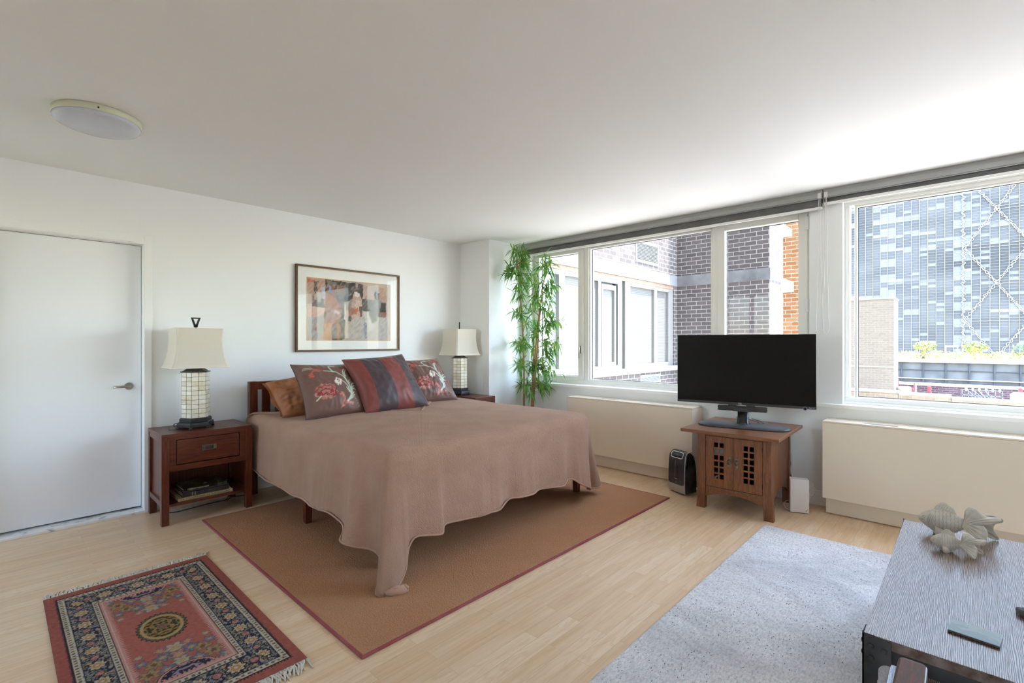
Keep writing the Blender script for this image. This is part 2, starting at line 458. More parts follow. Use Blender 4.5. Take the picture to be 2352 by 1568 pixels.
c.box(.767, .777, 4.722, 4.76, 0, 2.045).box(-.14, -.13, 4.722, 4.76, 0, 2.045).box(-.14, .777, 4.722, 4.76, 2.035, 2.045)
c.build('door_casing', M['trim'], d)
hd = MB().lathe([(.027, 0), (.027, .006), (.024, .009)], M=basis((.70, 4.682, .962), (1, 0, 0), (0, 0, 1), (0, -1, 0))).build('handle_rose', M['steel'], d)
MB().tube([(.70, 4.68, .962), (.70, 4.645, .962), (.694, 4.634, .962), (.68, 4.630, .962), (.60, 4.630, .962)], .0085, 12).build('lever', M['steel'], hd)
struct(MB().box(-.15, .787, 4.572, 4.78, 0, .018, .002).build('trim_3', M['marble']))

# ------------------------------------------------------------------ windows
def window_frame(y0, y1, z0, z1, muls, sashes, panes, nm, hinge=None, handle=None):
    """y0<y1 opening; muls: mullion spans; sashes: (y0,y1) opening casements; panes (y0,y1,z0,z1)"""
    wd = thing(nm, None, None); wd['kind'] = 'structure'
    f = MB()
    xa, xb = XW + .085, XW + .165
    f.box(xa, xb, y0, y1, z0, z0 + .05, .004).box(xa, xb, y0, y1, z1 - .04, z1, .004)
    f.box(xa, xb, y0, y0 + .03, z0 + .05, z1 - .04, .004).box(xa, xb, y1 - .03, y1, z0 + .05, z1 - .04, .004)
    f.box(xa - .012, xa, y0, y1, z0, z0 + .018, .002)
    f.box(xa - .01, xa, y0 - .0, y1, z1 - .016, z1, .002)
    for a, b in muls: f.box(xa, xb, a, b, z0 + .05, z1 - .04, .004)
    f.build('window_frame', M['winframe'], wd)
    for (a, b, c0, c1) in panes:
        in_sash = [s for s in sashes if s[0] < (a + b) / 2 < s[1]]
        st = None
        if in_sash:
            s0, s1, q0, q1 = in_sash[0]
            m = MB(); xs = xa - .014
            m.box(xs, xb - .01, s0, a, q0, q1, .004).box(xs, xb - .01, b, s1, q0, q1, .004)
            m.box(xs, xb - .01, a, b, q0, c0, .004).box(xs, xb - .01, a, b, c1, q1, .004)
            st = m.build('sash', M['winframe'], wd)
        else:
            m = MB()                                        # fixed glazing bead
            m.box(xa + .01, xb, a - .018, a, c0 - .018, c1 + .018, .003).box(xa + .01, xb, b, b + .018, c0 - .018, c1 + .018, .003)
            m.box(xa + .01, xb, a, b, c0 - .03, c0, .003).box(xa + .01, xb, a, b, c1, c1 + .018, .003)
            st = m.build('glazing_bead', M['winframe'], wd)
        g = MB(); xg = XW + .13
        for q in ((a - .002, a + .004, c0, c1), (b - .004, b + .002, c0, c1), (a, b, c0 - .002, c0 + .004), (a, b, c1 - .004, c1 + .002)):
            g.box(xg - .004, xg + .01, *q)
        g.build('gasket', M['rubber'], st)
        MB().box(xg, xg + .004, a, b, c0, c1).build('pane', M['glass'], st)
        if hinge and in_sash and abs(in_sash[0][0] - hinge[0]) < .02:
            for hz in hinge[1:]:
                h = MB().box(xs - .016, xs, hinge[0] - .004, hinge[0] + .022, hz - .055, hz + .055, .003)
                h.box(xs - .02, xs, hinge[0] - .012, hinge[0] - .003, hz - .055, hz + .055, .003)
                h.build('hinge', M['white'], st)
        if handle and in_sash and abs(in_sash[0][0] - handle[0]) < .06:
            h = MB().box(xs - .008, xs, handle[0] - .012, handle[0] + .012, handle[1] - .045, handle[1] + .045, .004)
            h.tube([(xs - .005, handle[0], handle[1] + .02), (xs - .035, handle[0], handle[1] + .02), (xs - .042, handle[0], handle[1] + .005), (xs - .040, handle[0] + .004, handle[1] - .10)], [.009, .009, .009, .007], 10)
            h.build('window_handle', M['steel'], st)
    return wd
window_frame(.935, 3.93, .817, 2.405, [(1.693, 1.742), (3.121, 3.186)],
             [(3.188, 3.905, .862, 2.385), (.962, 1.692, .862, 2.375)],
             [(3.258, 3.84, .905, 2.325), (1.76, 3.103, .882, 2.345), (1.03, 1.625, .905, 2.315)], 'window_1',
             hinge=(.962, 2.275, 1.602), handle=(3.215, 1.215))
window_frame(-2.45, .71, .817, 2.405, [(-1.02, -.95)], [], [(-.93, .63, .872, 2.350), (-2.38, -1.04, .872, 2.350)], 'window_2')

for k, (y0, y1, z0, z1) in enumerate(ADDED_WINDOWS):  # frames and panes of the windows added for daylight fill
    wd = thing('window_%d' % (k + 3), None, None); wd['kind'] = 'structure'
    f = MB(); xa, xb = XL - .12, XL - .05; ym = (y0 + y1) / 2
    f.box(xa, xb, y0, y1, z0, z0 + .06, .004).box(xa, xb, y0, y1, z1 - .06, z1, .004)
    for q in ((y0, y0 + .06), (ym - .04, ym + .04), (y1 - .06, y1)): f.box(xa, xb, q[0], q[1], z0 + .06, z1 - .06, .004)
    f = f.build('window_frame', M['winframe'], wd)  # frame of the added window
    for q in ((y0 + .06, ym - .04), (ym + .04, y1 - .06)): MB().box(XL - .09, XL - .086, q[0], q[1], z0 + .06, z1 - .06).build('pane', M['glass'], f)

# ------------------------------------------------------------------ roller blinds
def blind(y0, y1, zd, label, chain_y):
    b = thing('roller_blind', label, 'blind', (XW, 0, 0), 0, 'roller blinds over the windows')
    r = MB().box(-.042, -.002, y0, y1, 2.436, 2.475, .004).box(-.036, -.002, y0, y1, 2.473, 2.4995, .002)
    r.box(-.044, -.040, y0, y1, 2.428, 2.434)
    r.build('headrail', M['blindrail'], b)
    c = MB().tube([(-.0, 0, 0)] * 0 or [(-.018, y0 + .004, 2.414), (-.018, y1 - .004, 2.414)], .018, 16)
    c.box(-.034, -.031, y0 + .004, y1 - .004, zd, 2.428)
    c.build('blind_fabric', M['blindcloth'], b)
    MB().box(-.041, -.025, y0 + .002, y1 - .002, zd - .02, zd + .002, .005, seg=3).build('hem_bar', M['hembar'], b)
    pts = []
    z1 = 2.44; zb = 1.362
    yo, w = chain_y
    for k in range(13):
        t = k / 12; pts.append((-.05, yo + w * (.22 + .78 * t ** 1.6), z1 + (zb + .06 - z1) * t))
    for k in range(1, 8):
        a = PI * k / 8; pts.append((-.05, yo + w * math.cos(a), zb + .06 - .06 * math.sin(a)))
    for k in range(13):
        t = 1 - k / 12; pts.append((-.05, yo - w * (.22 + .78 * t ** 1.6), z1 + (zb + .06 - z1) * t))
    MB().tube(pts, .0022, 6).build('bead_chain', M['chain'], b)
    MB().box(-.056, -.042, yo - .012, yo + .012, 2.43, 2.474, .003).build('chain_bracket', M['chain'], b)
    return b
blind(.838, 4.036, 2.366, 'roller blind rolled up above the bedside window behind the bamboo', (.856, .022))
blind(-2.55, .832, 2.394, 'roller blind rolled up above the window facing the glass tower', (.812, .020))

# ------------------------------------------------------------------ ceiling light
cl = thing('ceiling_light', 'round flush white ceiling light above the door side of the room', 'ceiling light', (.374, 3.372, HC))
MB().lathe([(.178, 0), (.186, -.004), (.186, -.034), (.178, -.036)][::-1], seg=64).build('rim', plain('yellowed_plastic_rim', 'd9dac2', .4), cl)
MB().lathe([(.002, -.072), (.06, -.0715), (.11, -.069), (.15, -.063), (.172, -.054), (.182, -.044), (.184, -.034)], seg=64).build('diffuser', plain('milky_diffuser', 'cdd2de', .18, spec=.5), cl)
MB().lathe([(.004, 0), (.004, .004)], M=basis((-.02, -.187, -.022), (1, 0, 0), (0, 0, 1), (0, -1, 0)), seg=10).build('screw', M['black'], cl)

# ------------------------------------------------------------------ framed picture
def paint_art(nx, ny):
    """abstract: upright ochre and grey shapes before a dark patch"""
    bg = H('b9a79b'); px = [[bg] * (nx + 1) for _ in range(ny + 1)]
    P = lambda h: H(h)
    shapes = [  # polygon in 0..1 (x right, y down), colour, streak
        ([(0, 0), (.22, 0), (.2, .5), (0, .45)], 'b08f7c'), ([(0, .02), (.09, .03), (.08, .08), (0, .09)], 'c2603a'),
        ([(0, .42), (.2, .46), (.19, .6), (0, .62)], 'd3b2a2'), ([(0, .62), (.18, .63), (.17, 1), (0, 1)], 'a9a5a3'),
        ([(.07, .05), (.12, .04), (.11, .25), (.08, .25)], '4a4038'), ([(.1, .06), (.2, .04), (.22, .3), (.16, .36), (.1, .2)], 'b58a72'),
        ([(.14, .14), (.2, .12), (.2, .3), (.17, .34)], 'a9adb4'), ([(.06, .3), (.18, .32), (.19, .46), (.05, .47)], '6a6563'),
        ([(.09, .2), (.15, .24), (.14, .38), (.08, .36)], 'b0a697'),
        ([(.2, .0), (.66, .03), (.64, .36), (.3, .34), (.2, .2)], '211e1c'), ([(.21, .02), (.33, .03), (.32, .14), (.22, .14)], '77716a'),
        ([(.32, .08), (.43, .08), (.43, .24), (.33, .25)], '8a6552'), ([(.34, .21), (.42, .2), (.42, .28), (.35, .3)], '6d6760'),
        ([(.545, .03), (.575, .03), (.57, .1), (.55, .1)], 'b59a8b'),
        ([(.64, .03), (.95, .06), (.95, .32), (.66, .3)], 'b2917f'), ([(.66, .07), (.86, .09), (.86, .2), (.67, .2)], 'b7a093'),
        ([(.62, .28), (.8, .3), (.78, .52), (.63, .5)], '474540'), ([(.7, .3), (.95, .32), (.95, .62), (.78, .6)], '77736d'),
        ([(.86, .34), (.95, .33), (.95, .52), (.87, .5)], '262524'), ([(.87, .5), (.95, .5), (.95, .58), (.88, .58)], '9a6a52'),
        ([(.64, .56), (1, .6), (1, 1), (.66, 1)], 'b3afab'), ([(.65, .48), (.8, .5), (.78, .82), (.69, .84)], 'c2beb6'),
        ([(.72, .5), (.8, .48), (.83, .66), (.77, .72)], '6c6965'), ([(.36, .62), (.66, .62), (.68, 1), (.42, 1)], 'b5ada4'),
        ([(.42, .7), (.52, .68), (.5, .82), (.43, .98)], 'b3a591'), ([(.34, .3), (.42, .34), (.42, .66), (.36, .6)], '5f534c'),
        ([(.36, .52), (.42, .56), (.42, 1), (.35, 1)], '1d1b1a'),
        ([(.24, .08), (.28, .09), (.33, .3), (.37, .46), (.385, .6), (.36, .72), (.37, 1), (.2, 1), (.17, .98), (.185, .7), (.19, .4), (.21, .22)], '96583e'),
        ([(.21, .24), (.28, .26), (.3, .4), (.2, .4)], 'a2643f'), ([(.2, .46), (.36, .5), (.37, .6), (.3, .7), (.2, .66)], '9b6f66'),
        ([(.19, .72), (.27, .72), (.26, 1), (.17, 1)], 'b98a63'), ([(.27, .74), (.31, .73), (.335, .85), (.33, 1), (.265, 1)], '4c4f54'),
        ([(.22, .09), (.27, .09), (.28, .2), (.25, .24), (.22, .2)], '5b5a66'), ([(.235, .1), (.26, .1), (.265, .17), (.24, .19)], '8a94ab'),
        ([(.18, .54), (.21, .54), (.205, .66), (.18, .66)], '6a5a45'),
        ([(.54, .16), (.6, .17), (.625, .3), (.64, .42), (.63, .6), (.56, .64), (.45, .68), (.42, .6), (.43, .4), (.5, .3)], 'bd9c8b'),
        ([(.42, .36), (.52, .3), (.5, .44), (.42, .52)], '8d8377'), ([(.46, .44), (.56, .42), (.56, .5), (.47, .62)], '9a7361'),
        ([(.545, .46), (.58, .44), (.575, .54), (.54, .56)], 'c96a46'), ([(.54, .17), (.6, .18), (.6, .24), (.55, .25)], 'd6d2cb'),
        ([(.55, .3), (.61, .3), (.6, .44), (.55, .44)], 'cbb3a8'), ([(.6, .42), (.64, .42), (.635, .6), (.6, .6)], '5d4742'),
        ([(.46, .58), (.5, .6), (.49, .68), (.46, .68)], '59605f'), ([(.66, .66), (.69, .7), (.69, 1), (.66, .94)], '8d9199'),
        ([(.8, .15), (.85, .16), (.86, .26), (.82, .28), (.79, .22)], '33363a'), ([(.815, .17), (.835, .17), (.835, .23), (.82, .24)], '9aa0a8'),
        ([(.78, .26), (.88, .28), (.87, .44), (.78, .42)], '8b8a86'), ([(.08, .74), (.1, .74), (.1, .84), (.08, .84)], 'b8857c'),
        ([(.42, .4), (.435, .38), (.43, .66), (.42, .66)], 'd8d4cc'), ([(.3, .5), (.37, .54), (.35, .58), (.3, .55)], 'b9a5a8')]
    for poly, hx in shapes:
        c = P(hx)
        x0 = min(p[0] for p in poly) - .02; x1 = max(p[0] for p in poly) + .02; y0 = min(p[1] for p in poly) - .02; y1 = max(p[1] for p in poly) + .02
        for j in range(max(0, int(y0 * ny)), min(ny, int(y1 * ny) + 1) + 1):
            if j > ny: break
            for i in range(max(0, int(x0 * nx)), min(nx, int(x1 * nx) + 1) + 1):
                if i > nx: break
                x = i / nx; y = j / ny
                wob = noise.noise(V((x * 16, y * 9, len(poly) * 3.1 + poly[0][0] * 9)))
                xx = x + .014 * wob + .008 * noise.noise(V((x * 45, y * 20, 8.))); yy = y + .03 * noise.noise(V((x * 8, y * 11, 4.))) + .012 * noise.noise(V((x * 40, y * 30, 2.)))
                ins = False; n = len(poly); q = n - 1
                for k in range(n):
                    if (poly[k][1] > yy) != (poly[q][1] > yy) and xx < (poly[q][0] - poly[k][0]) * (yy - poly[k][1]) / (poly[q][1] - poly[k][1] + 1e-9) + poly[k][0]: ins = not ins
                    q = k
                if ins:
                    st = noise.noise(V((x * 38 + y * 22, y * 9 - x * 12, len(poly) * 1.7))) * .75 + noise.noise(V((x * 110, y * 26, 9.))) * .35
                    base = mixc(c, H('e0d8d0') if st > 0 else H('2a2624'), abs(st) * .42)
                    px[j][i] = mixc(px[j][i], base, .90 + .1 * noise.noise(V((x * 14, y * 14, 5.5))))
    out = []
    for j in range(ny + 1):
        for i in range(nx + 1): out.append(px[ny - j][i])
    return out
pic = thing('framed_picture', 'large framed abstract print with wide white mat above the bed', 'picture', (2.476, YW, 1.618))
PW, PH = 1.128 / 2, .822 / 2
f = MB()
for a in ((-PW, PW, PH - .016, PH), (-PW, PW, -PH, -PH + .016), (-PW, -PW + .016, -PH + .016, PH - .016), (PW - .016, PW, -PH + .016, PH - .016)):
    f.box(a[0], a[1], -.034, -.002, a[2], a[3], .003)
f.build('frame', wood('dark_bronze_frame', '2c1c0f', '4a301b', '6e4d29', (2, 30, 30), .4), pic)
f = MB()
for a in ((-PW + .014, PW - .014, PH - .0185, PH - .014), (-PW + .014, PW - .014, -PH + .014, -PH + .0185), (-PW + .014, -PW + .0185, -PH + .014, PH - .014), (PW - .0185, PW - .014, -PH + .014, PH - .014)):
    f.box(a[0], a[1], -.030, -.008, a[2], a[3], .001)
f.build('gold_slip', plain('gilt_slip', 'a57c48', .45, .6, var=.05), pic)
MB().box(-PW + .016, PW - .016, -.012, -.006, -PH + .016, PH - .016).build('mat', plain('white_mat_board', 'e9e9e4', .7), pic)
nx, ny = 180, 120
ax0, ax1, az0, az1 = -.452, .450, -.300, .293
pr = MB().grid(nx, ny, lambda u, v: (ax0 + (ax1 - ax0) * u, -.0135, az0 + (az1 - az0) * v), smooth=False)
pr = pr.build('print', attr_mat('abstract_print_ink', .6), pic, recalc=False)
color_layer(pr.data, paint_art(nx, ny))
f = MB()
for a in ((ax0 - .006, ax1 + .006, az1, az1 + .006), (ax0 - .006, ax1 + .006, az0 - .006, az0), (ax0 - .006, ax0, az0, az1), (ax1, ax1 + .006, az0, az1)):
    f.box(a[0], a[1], -.0145, -.011, a[2], a[3])
f.build('mat_bevel', plain('ochre_mat_bevel', 'c59a63', .6), pic)
MB().box(-PW + .017, PW - .017, -.022, -.020, -PH + .017, PH - .017).build('glazing', M['picglass'], pic)

# ------------------------------------------------------------------ bed
bed = thing('bed', 'wide bed with dark red-brown slatted wooden headboard against back wall', 'bed', (2.465, 3.4, 0))
bx = lambda x: x - 2.465
by = lambda y: y - 3.4
b = MB()
for x0, x1 in ((1.475, 1.54), (3.40, 3.465)): MB().box(bx(x0), bx(x1), by(4.435), by(4.495), 0, .962, .004).build('headboard_post', M['cherryv'], bed)
hb = MB().box(bx(1.54), bx(3.40), by(4.44), by(4.485), .892, .960, .004).box(bx(1.54), bx(3.40), by(4.445), by(4.48), .36, .44, .004)
hb.build('headboard_rail', M['cherry'], bed)
x = 1.583
while x < 3.36:
    MB().box(bx(x), bx(x + .067), by(4.455), by(4.475), .44, .892, .002).build('slat', M['cherryv'], bed); x += .1095
for x0 in (1.50, 3.41): MB().box(bx(x0), bx(x0 + .03), by(2.44), by(4.44), .24, .37, .003).build('side_rail', M['cherry'], bed)
MB().box(bx(1.53), bx(3.41), by(2.44), by(2.47), .24, .37, .003).build('foot_rail', M['cherry'], bed)
for lx, ly in ((1.495, 3.405), (3.395, 2.43), (1.50, 2.43), (3.395, 3.405)):
    l = MB(); l.loft([[(bx(lx), by(ly), .34), (bx(lx + .055), by(ly), .34), (bx(lx + .055), by(ly + .055), .34), (bx(lx), by(ly + .055), .34)],
                      [(bx(lx + .008), by(ly + .006), .014), (bx(lx + .05), by(ly + .006), .014), (bx(lx + .05), by(ly + .05), .014), (bx(lx + .008), by(ly + .05), .014)]], smooth=False)
    l.build('leg', M['cherryv'], bed)
MB().box(bx(1.51), bx(3.42), by(2.42), by(4.42), .37, .665, .07, seg=4).build('mattress', M['mattress'], bed)

# bedspread: a closed loop of stations (rim point, hem point), lofted
ST = [  # rim x,y, normal angle(deg), hem x,y,z
    (1.445, 4.40, 180, 1.44, 4.40, .30), (1.443, 4.15, 180, 1.425, 4.15, .262), (1.442, 3.90, 180, 1.400, 3.893, .252), (1.44, 3.72, 180, 1.405, 3.72, .25), (1.44, 3.53, 180, 1.392, 3.528, .258),
    (1.44, 3.40, 180, 1.398, 3.40, .243), (1.44, 3.30, 180, 1.415, 3.297, .24), (1.44, 3.19, 180, 1.405, 3.19, .242), (1.44, 3.09, 180, 1.39, 3.09, .24), (1.44, 3.0, 180, 1.412, 3.0, .23), (1.44, 2.91, 180, 1.398, 2.91, .248),
    (1.44, 2.83, 180, 1.396, 2.83, .250), (1.44, 2.74, 180, 1.418, 2.735, .213), (1.44, 2.675, 180, 1.40, 2.675, .19), (1.44, 2.60, 182, 1.342, 2.60, .165), (1.44, 2.52, 185, 1.368, 2.505, .155),
    (1.441, 2.46, 190, 1.44, 2.43, .135), (1.444, 2.41, 198, 1.445, 2.345, .105), (1.45, 2.365, 207, 1.385, 2.262, .05), (1.462, 2.325, 222, 1.325, 2.185, .016), (1.488, 2.302, 240, 1.405, 2.150, .018),
    (1.525, 2.29, 255, 1.505, 2.20, .07), (1.56, 2.287, 265, 1.555, 2.245, .155), (1.615, 2.285, 270, 1.613, 2.262, .20), (1.69, 2.285, 270, 1.687, 2.245, .195), (1.78, 2.285, 270, 1.782, 2.232, .180),
    (1.83, 2.285, 270, 1.826, 2.262, .214), (1.945, 2.285, 270, 1.945, 2.25, .212), (2.11, 2.285, 270, 2.112, 2.242, .198), (2.19, 2.285, 270, 2.19, 2.245, .197), (2.27, 2.285, 270, 2.268, 2.24, .197), (2.385, 2.285, 270, 2.385, 2.268, .232),
    (2.49, 2.285, 270, 2.49, 2.25, .224), (2.61, 2.285, 270, 2.61, 2.245, .220), (2.70, 2.285, 270, 2.70, 2.262, .229), (2.84, 2.285, 270, 2.84, 2.25, .216), (2.96, 2.285, 270, 2.96, 2.24, .204),
    (3.05, 2.285, 270, 3.04, 2.265, .228), (3.12, 2.287, 271, 3.11, 2.26, .215), (3.19, 2.29, 273, 3.175, 2.232, .170), (3.28, 2.295, 277, 3.285, 2.225, .12), (3.35, 2.302, 284, 3.345, 2.262, .085),
    (3.40, 2.317, 300, 3.40, 2.33, .07), (3.44, 2.345, 320, 3.47, 2.262, .075), (3.462, 2.40, 340, 3.545, 2.30, .075), (3.468, 2.48, 352, 3.53, 2.45, .10), (3.47, 2.62, 0, 3.52, 2.62, .18), (3.47, 2.8, 0, 3.54, 2.8, .22), (3.47, 3.05, 0, 3.525, 3.05, .24), (3.47, 3.3, 0, 3.545, 3.3, .24),
    (3.47, 3.55, 0, 3.53, 3.55, .25), (3.47, 3.8, 0, 3.55, 3.8, .25), (3.47, 4.1, 0, 3.53, 4.1, .26), (3.465, 4.40, 0, 3.48, 4.40, .32),
    (3.42, 4.425, 90, 3.42, 4.428, .56), (2.9, 4.425, 90, 2.9, 4.428, .56), (2.4, 4.425, 90, 2.4, 4.428, .56), (1.9, 4.425, 90, 1.9, 4.428, .56), (1.49, 4.425, 90, 1.49, 4.428, .56)]
ST = [(p[0], p[1], math.cos(math.radians(p[2])), math.sin(math.radians(p[2])), p[3], p[4], p[5]) for p in ST]
loop = catmull(ST, 7)
nL = len(loop); ZT = .715; RI = .085; NR = 6; NS = 30; NT_ = 26
bm = bmesh.new(); uvl = bm.loops.layers.uv.verify(); uvm = {}
rings = []
cx0, cy0 = 2.455, 3.36
def fold(i, q): return q * (.016 * noise.noise(V((i * .085, 0, q * .6))) + .006 * noise.noise(V((i * .33, 3., q))))
for k in range(NT_):                                     # flat top, from centre outwards
    s = (k + 1) / NT_
    ring = []
    for i, (rx, ry, nxv, nyv, hx, hy, hz) in enumerate(loop):
        nl_ = math.hypot(nxv, nyv) or 1.; nxv /= nl_; nyv /= nl_
        ix, iy = rx - nxv * RI, ry - nyv * RI
        px_, py_ = cx0 + (ix - cx0) * s, cy0 + (iy - cy0) * s
        z = ZT + .008 * noise.noise(V((px_ * 2.2, py_ * 2.2, 0))) + .003 * noise.noise(V((px_ * 7, py_ * 7, 3)))
        v = bm.verts.new((px_, py_, z + .02 * (1 - s ** 3) - .012)); uvm[v] = (px_, py_); ring.append(v)
    rings.append(ring)
for k in range(1, NR + 1):                               # rounded edge
    th = (PI / 2) * k / NR; ring = []
    for i, (rx, ry, nxv, nyv, hx, hy, hz) in enumerate(loop):
        nl_ = math.hypot(nxv, nyv) or 1.; nxv /= nl_; nyv /= nl_
        o_ = -RI + RI * math.sin(th); dz = RI * (1 - math.cos(th))
        px_, py_ = rx + nxv * o_, ry + nyv * o_
        z = ZT - .012 + .008 * noise.noise(V((px_ * 2.2, py_ * 2.2, 0))) * (1 - k / NR) - dz
        v = bm.verts.new((px_, py_, z)); r_ = -RI + RI * th; uvm[v] = (rx + nxv * r_, ry + nyv * r_); ring.append(v)
    rings.append(ring)
for k in range(1, NS + 1):                               # hanging skirt
    q = k / NS; ring = []
    for i, (rx, ry, nxv, nyv, hx, hy, hz) in enumerate(loop):
        nl_ = math.hypot(nxv, nyv) or 1.; nxv /= nl_; nyv /= nl_
        z0 = ZT - .012 - RI
        w_ = q ** 1.05
        f_ = fold(i, q) if ry < 4.40 else 0
        px_, py_ = rx + (hx - rx) * w_ + nxv * f_, ry + (hy - ry) * w_ + nyv * f_
        z = z0 + (hz - z0) * q
        v = bm.verts.new((px_, py_, z)); r_ = RI * .57 + (z0 - z) ; uvm[v] = (rx + nxv * r_, ry + nyv * r_); ring.append(v)
    rings.append(ring)
cv = bm.verts.new((cx0, cy0, ZT + .008)); uvm[cv] = (cx0, cy0)
for i in range(nL): bm.faces.new((cv, rings[0][i], rings[0][(i + 1) % nL]))
for a, b_ in zip(rings[:-1], rings[1:]):
    for i in range(nL): bm.faces.new((a[i], b_[i], b_[(i + 1) % nL], a[(i + 1) % nL]))
for f in bm.faces:
    f.smooth = True
    for l in f.loops: l[uvl].uv = uvm[l.vert]
bmesh.ops.recalc_face_normals(bm, faces=bm.faces)
me = bpy.data.meshes.new('bedspread'); bm.to_mesh(me); bm.free(); me.materials.append(M['spread'])
spread = bpy.data.objects.new('bedspread', me); COL.objects.link(spread)
sol = spread.modifiers.new('thickness', 'SOLIDIFY'); sol.thickness = .006; sol.offset = 1
tag(spread, 'taupe textured bedspread draped over the wide bed with corners to the floor', 'bedspread')
# stitched hem band and the rolled-up corner on the rug
hm = MB()
sel = [p for p in loop if p[1] < 4.38]
hm.tube([(p[4], p[5], p[6] + .004) for p in sel], .0062, 6)
hm.build('hem', M['spread'], spread)
rc = MB()
rc.tube([(1.362, 2.165, .022), (1.385, 2.142, .026), (1.41, 2.128, .024), (1.437, 2.122, .026), (1.462, 2.115, .02)], [.014, .022, .021, .026, .012], 10)
rc.tube([(1.375, 2.148, .038), (1.40, 2.134, .046), (1.42, 2.13, .04)], [.008, .013, .008], 8)
rc.tube([(1.43, 2.128, .040), (1.448, 2.118, .044), (1.458, 2.104, .03)], [.008, .011, .008], 8)
rc.build('rolled_corner', M['spread'], spread)
# ------------------------------------------------------------------ cushions and pillows
def cushion(name, label, cat, BL, BR, TR, TL, thick, mat, paint=None, n=100, pinch=.10, wr=.006, group=None, pipe=None, back=.6, pw=.42, seed=0., low=0.):
    BL, BR, TR, TL = map(V, (BL, BR, TR, TL))
    org = (BL + BR) / 2
    nrm = (BR - BL).cross(TL - BL).normalized()
    def pos(x, y, side):
        xx = x * (1 - pinch * (1 - y * y)); yy = y * (1 - pinch * (1 - x * x) * (.25 if y < 0 else .9))
        u, v = (xx + 1) / 2, (yy + 1) / 2
        p = BL * (1 - u) * (1 - v) + BR * u * (1 - v) + TR * u * v + TL * (1 - u) * v
        e = max(0., (1 - x * x) * (1 - y * y))
        t = thick * e ** pw
        edge = min(1, (1 - max(abs(x), abs(y))) * 5)
        k = noise.noise(V((x * 2.2 + seed, y * 2.2, seed))) * wr * 2.2 + noise.noise(V((x * 7, y * 5 + seed, 2. + seed))) * wr
        rad = noise.noise(V((math.atan2(y, x) * 7, seed, 1.))) * wr * 2.2 * max(abs(x), abs(y)) ** 4 * edge
        if side > 0: q = p + nrm * (t + (k + rad) * edge * min(1, e * 6) - low * (1 - v) * 0)
        else: q = p - nrm * (t * back)
        q.z = max(q.z, .682)
        return q - org
    f = MB(); cols = []
    f.grid(n, n, lambda u, v: pos(u * 2 - 1, v * 2 - 1, 1))
    nf = len(f.bm.verts)
    f.grid(n // 2, n // 2, lambda u, v: pos(u * 2 - 1, v * 2 - 1, -1))
    ob = f.build(name, mat, None, org)
    if paint:
        base = paint(.02, .5)
        cs = [paint(i / n, j / n) for j in range(n + 1) for i in range(n + 1)]
        cs += [base] * ((n // 2 + 1) ** 2)
        color_layer(ob.data, cs)
    tag(ob, label, cat, group)
    if pipe:
        e = [pos(-1 + 2 * k / 30, -1, 1) for k in range(31)] + [pos(1, -1 + 2 * k / 30, 1) for k in range(1, 31)] + [pos(1 - 2 * k / 30, 1, 1) for k in range(1, 31)] + [pos(-1, 1 - 2 * k / 30, 1) for k in range(1, 31)]
        MB().tube(e, .0035, 6).build('piping', pipe, ob)
    return ob

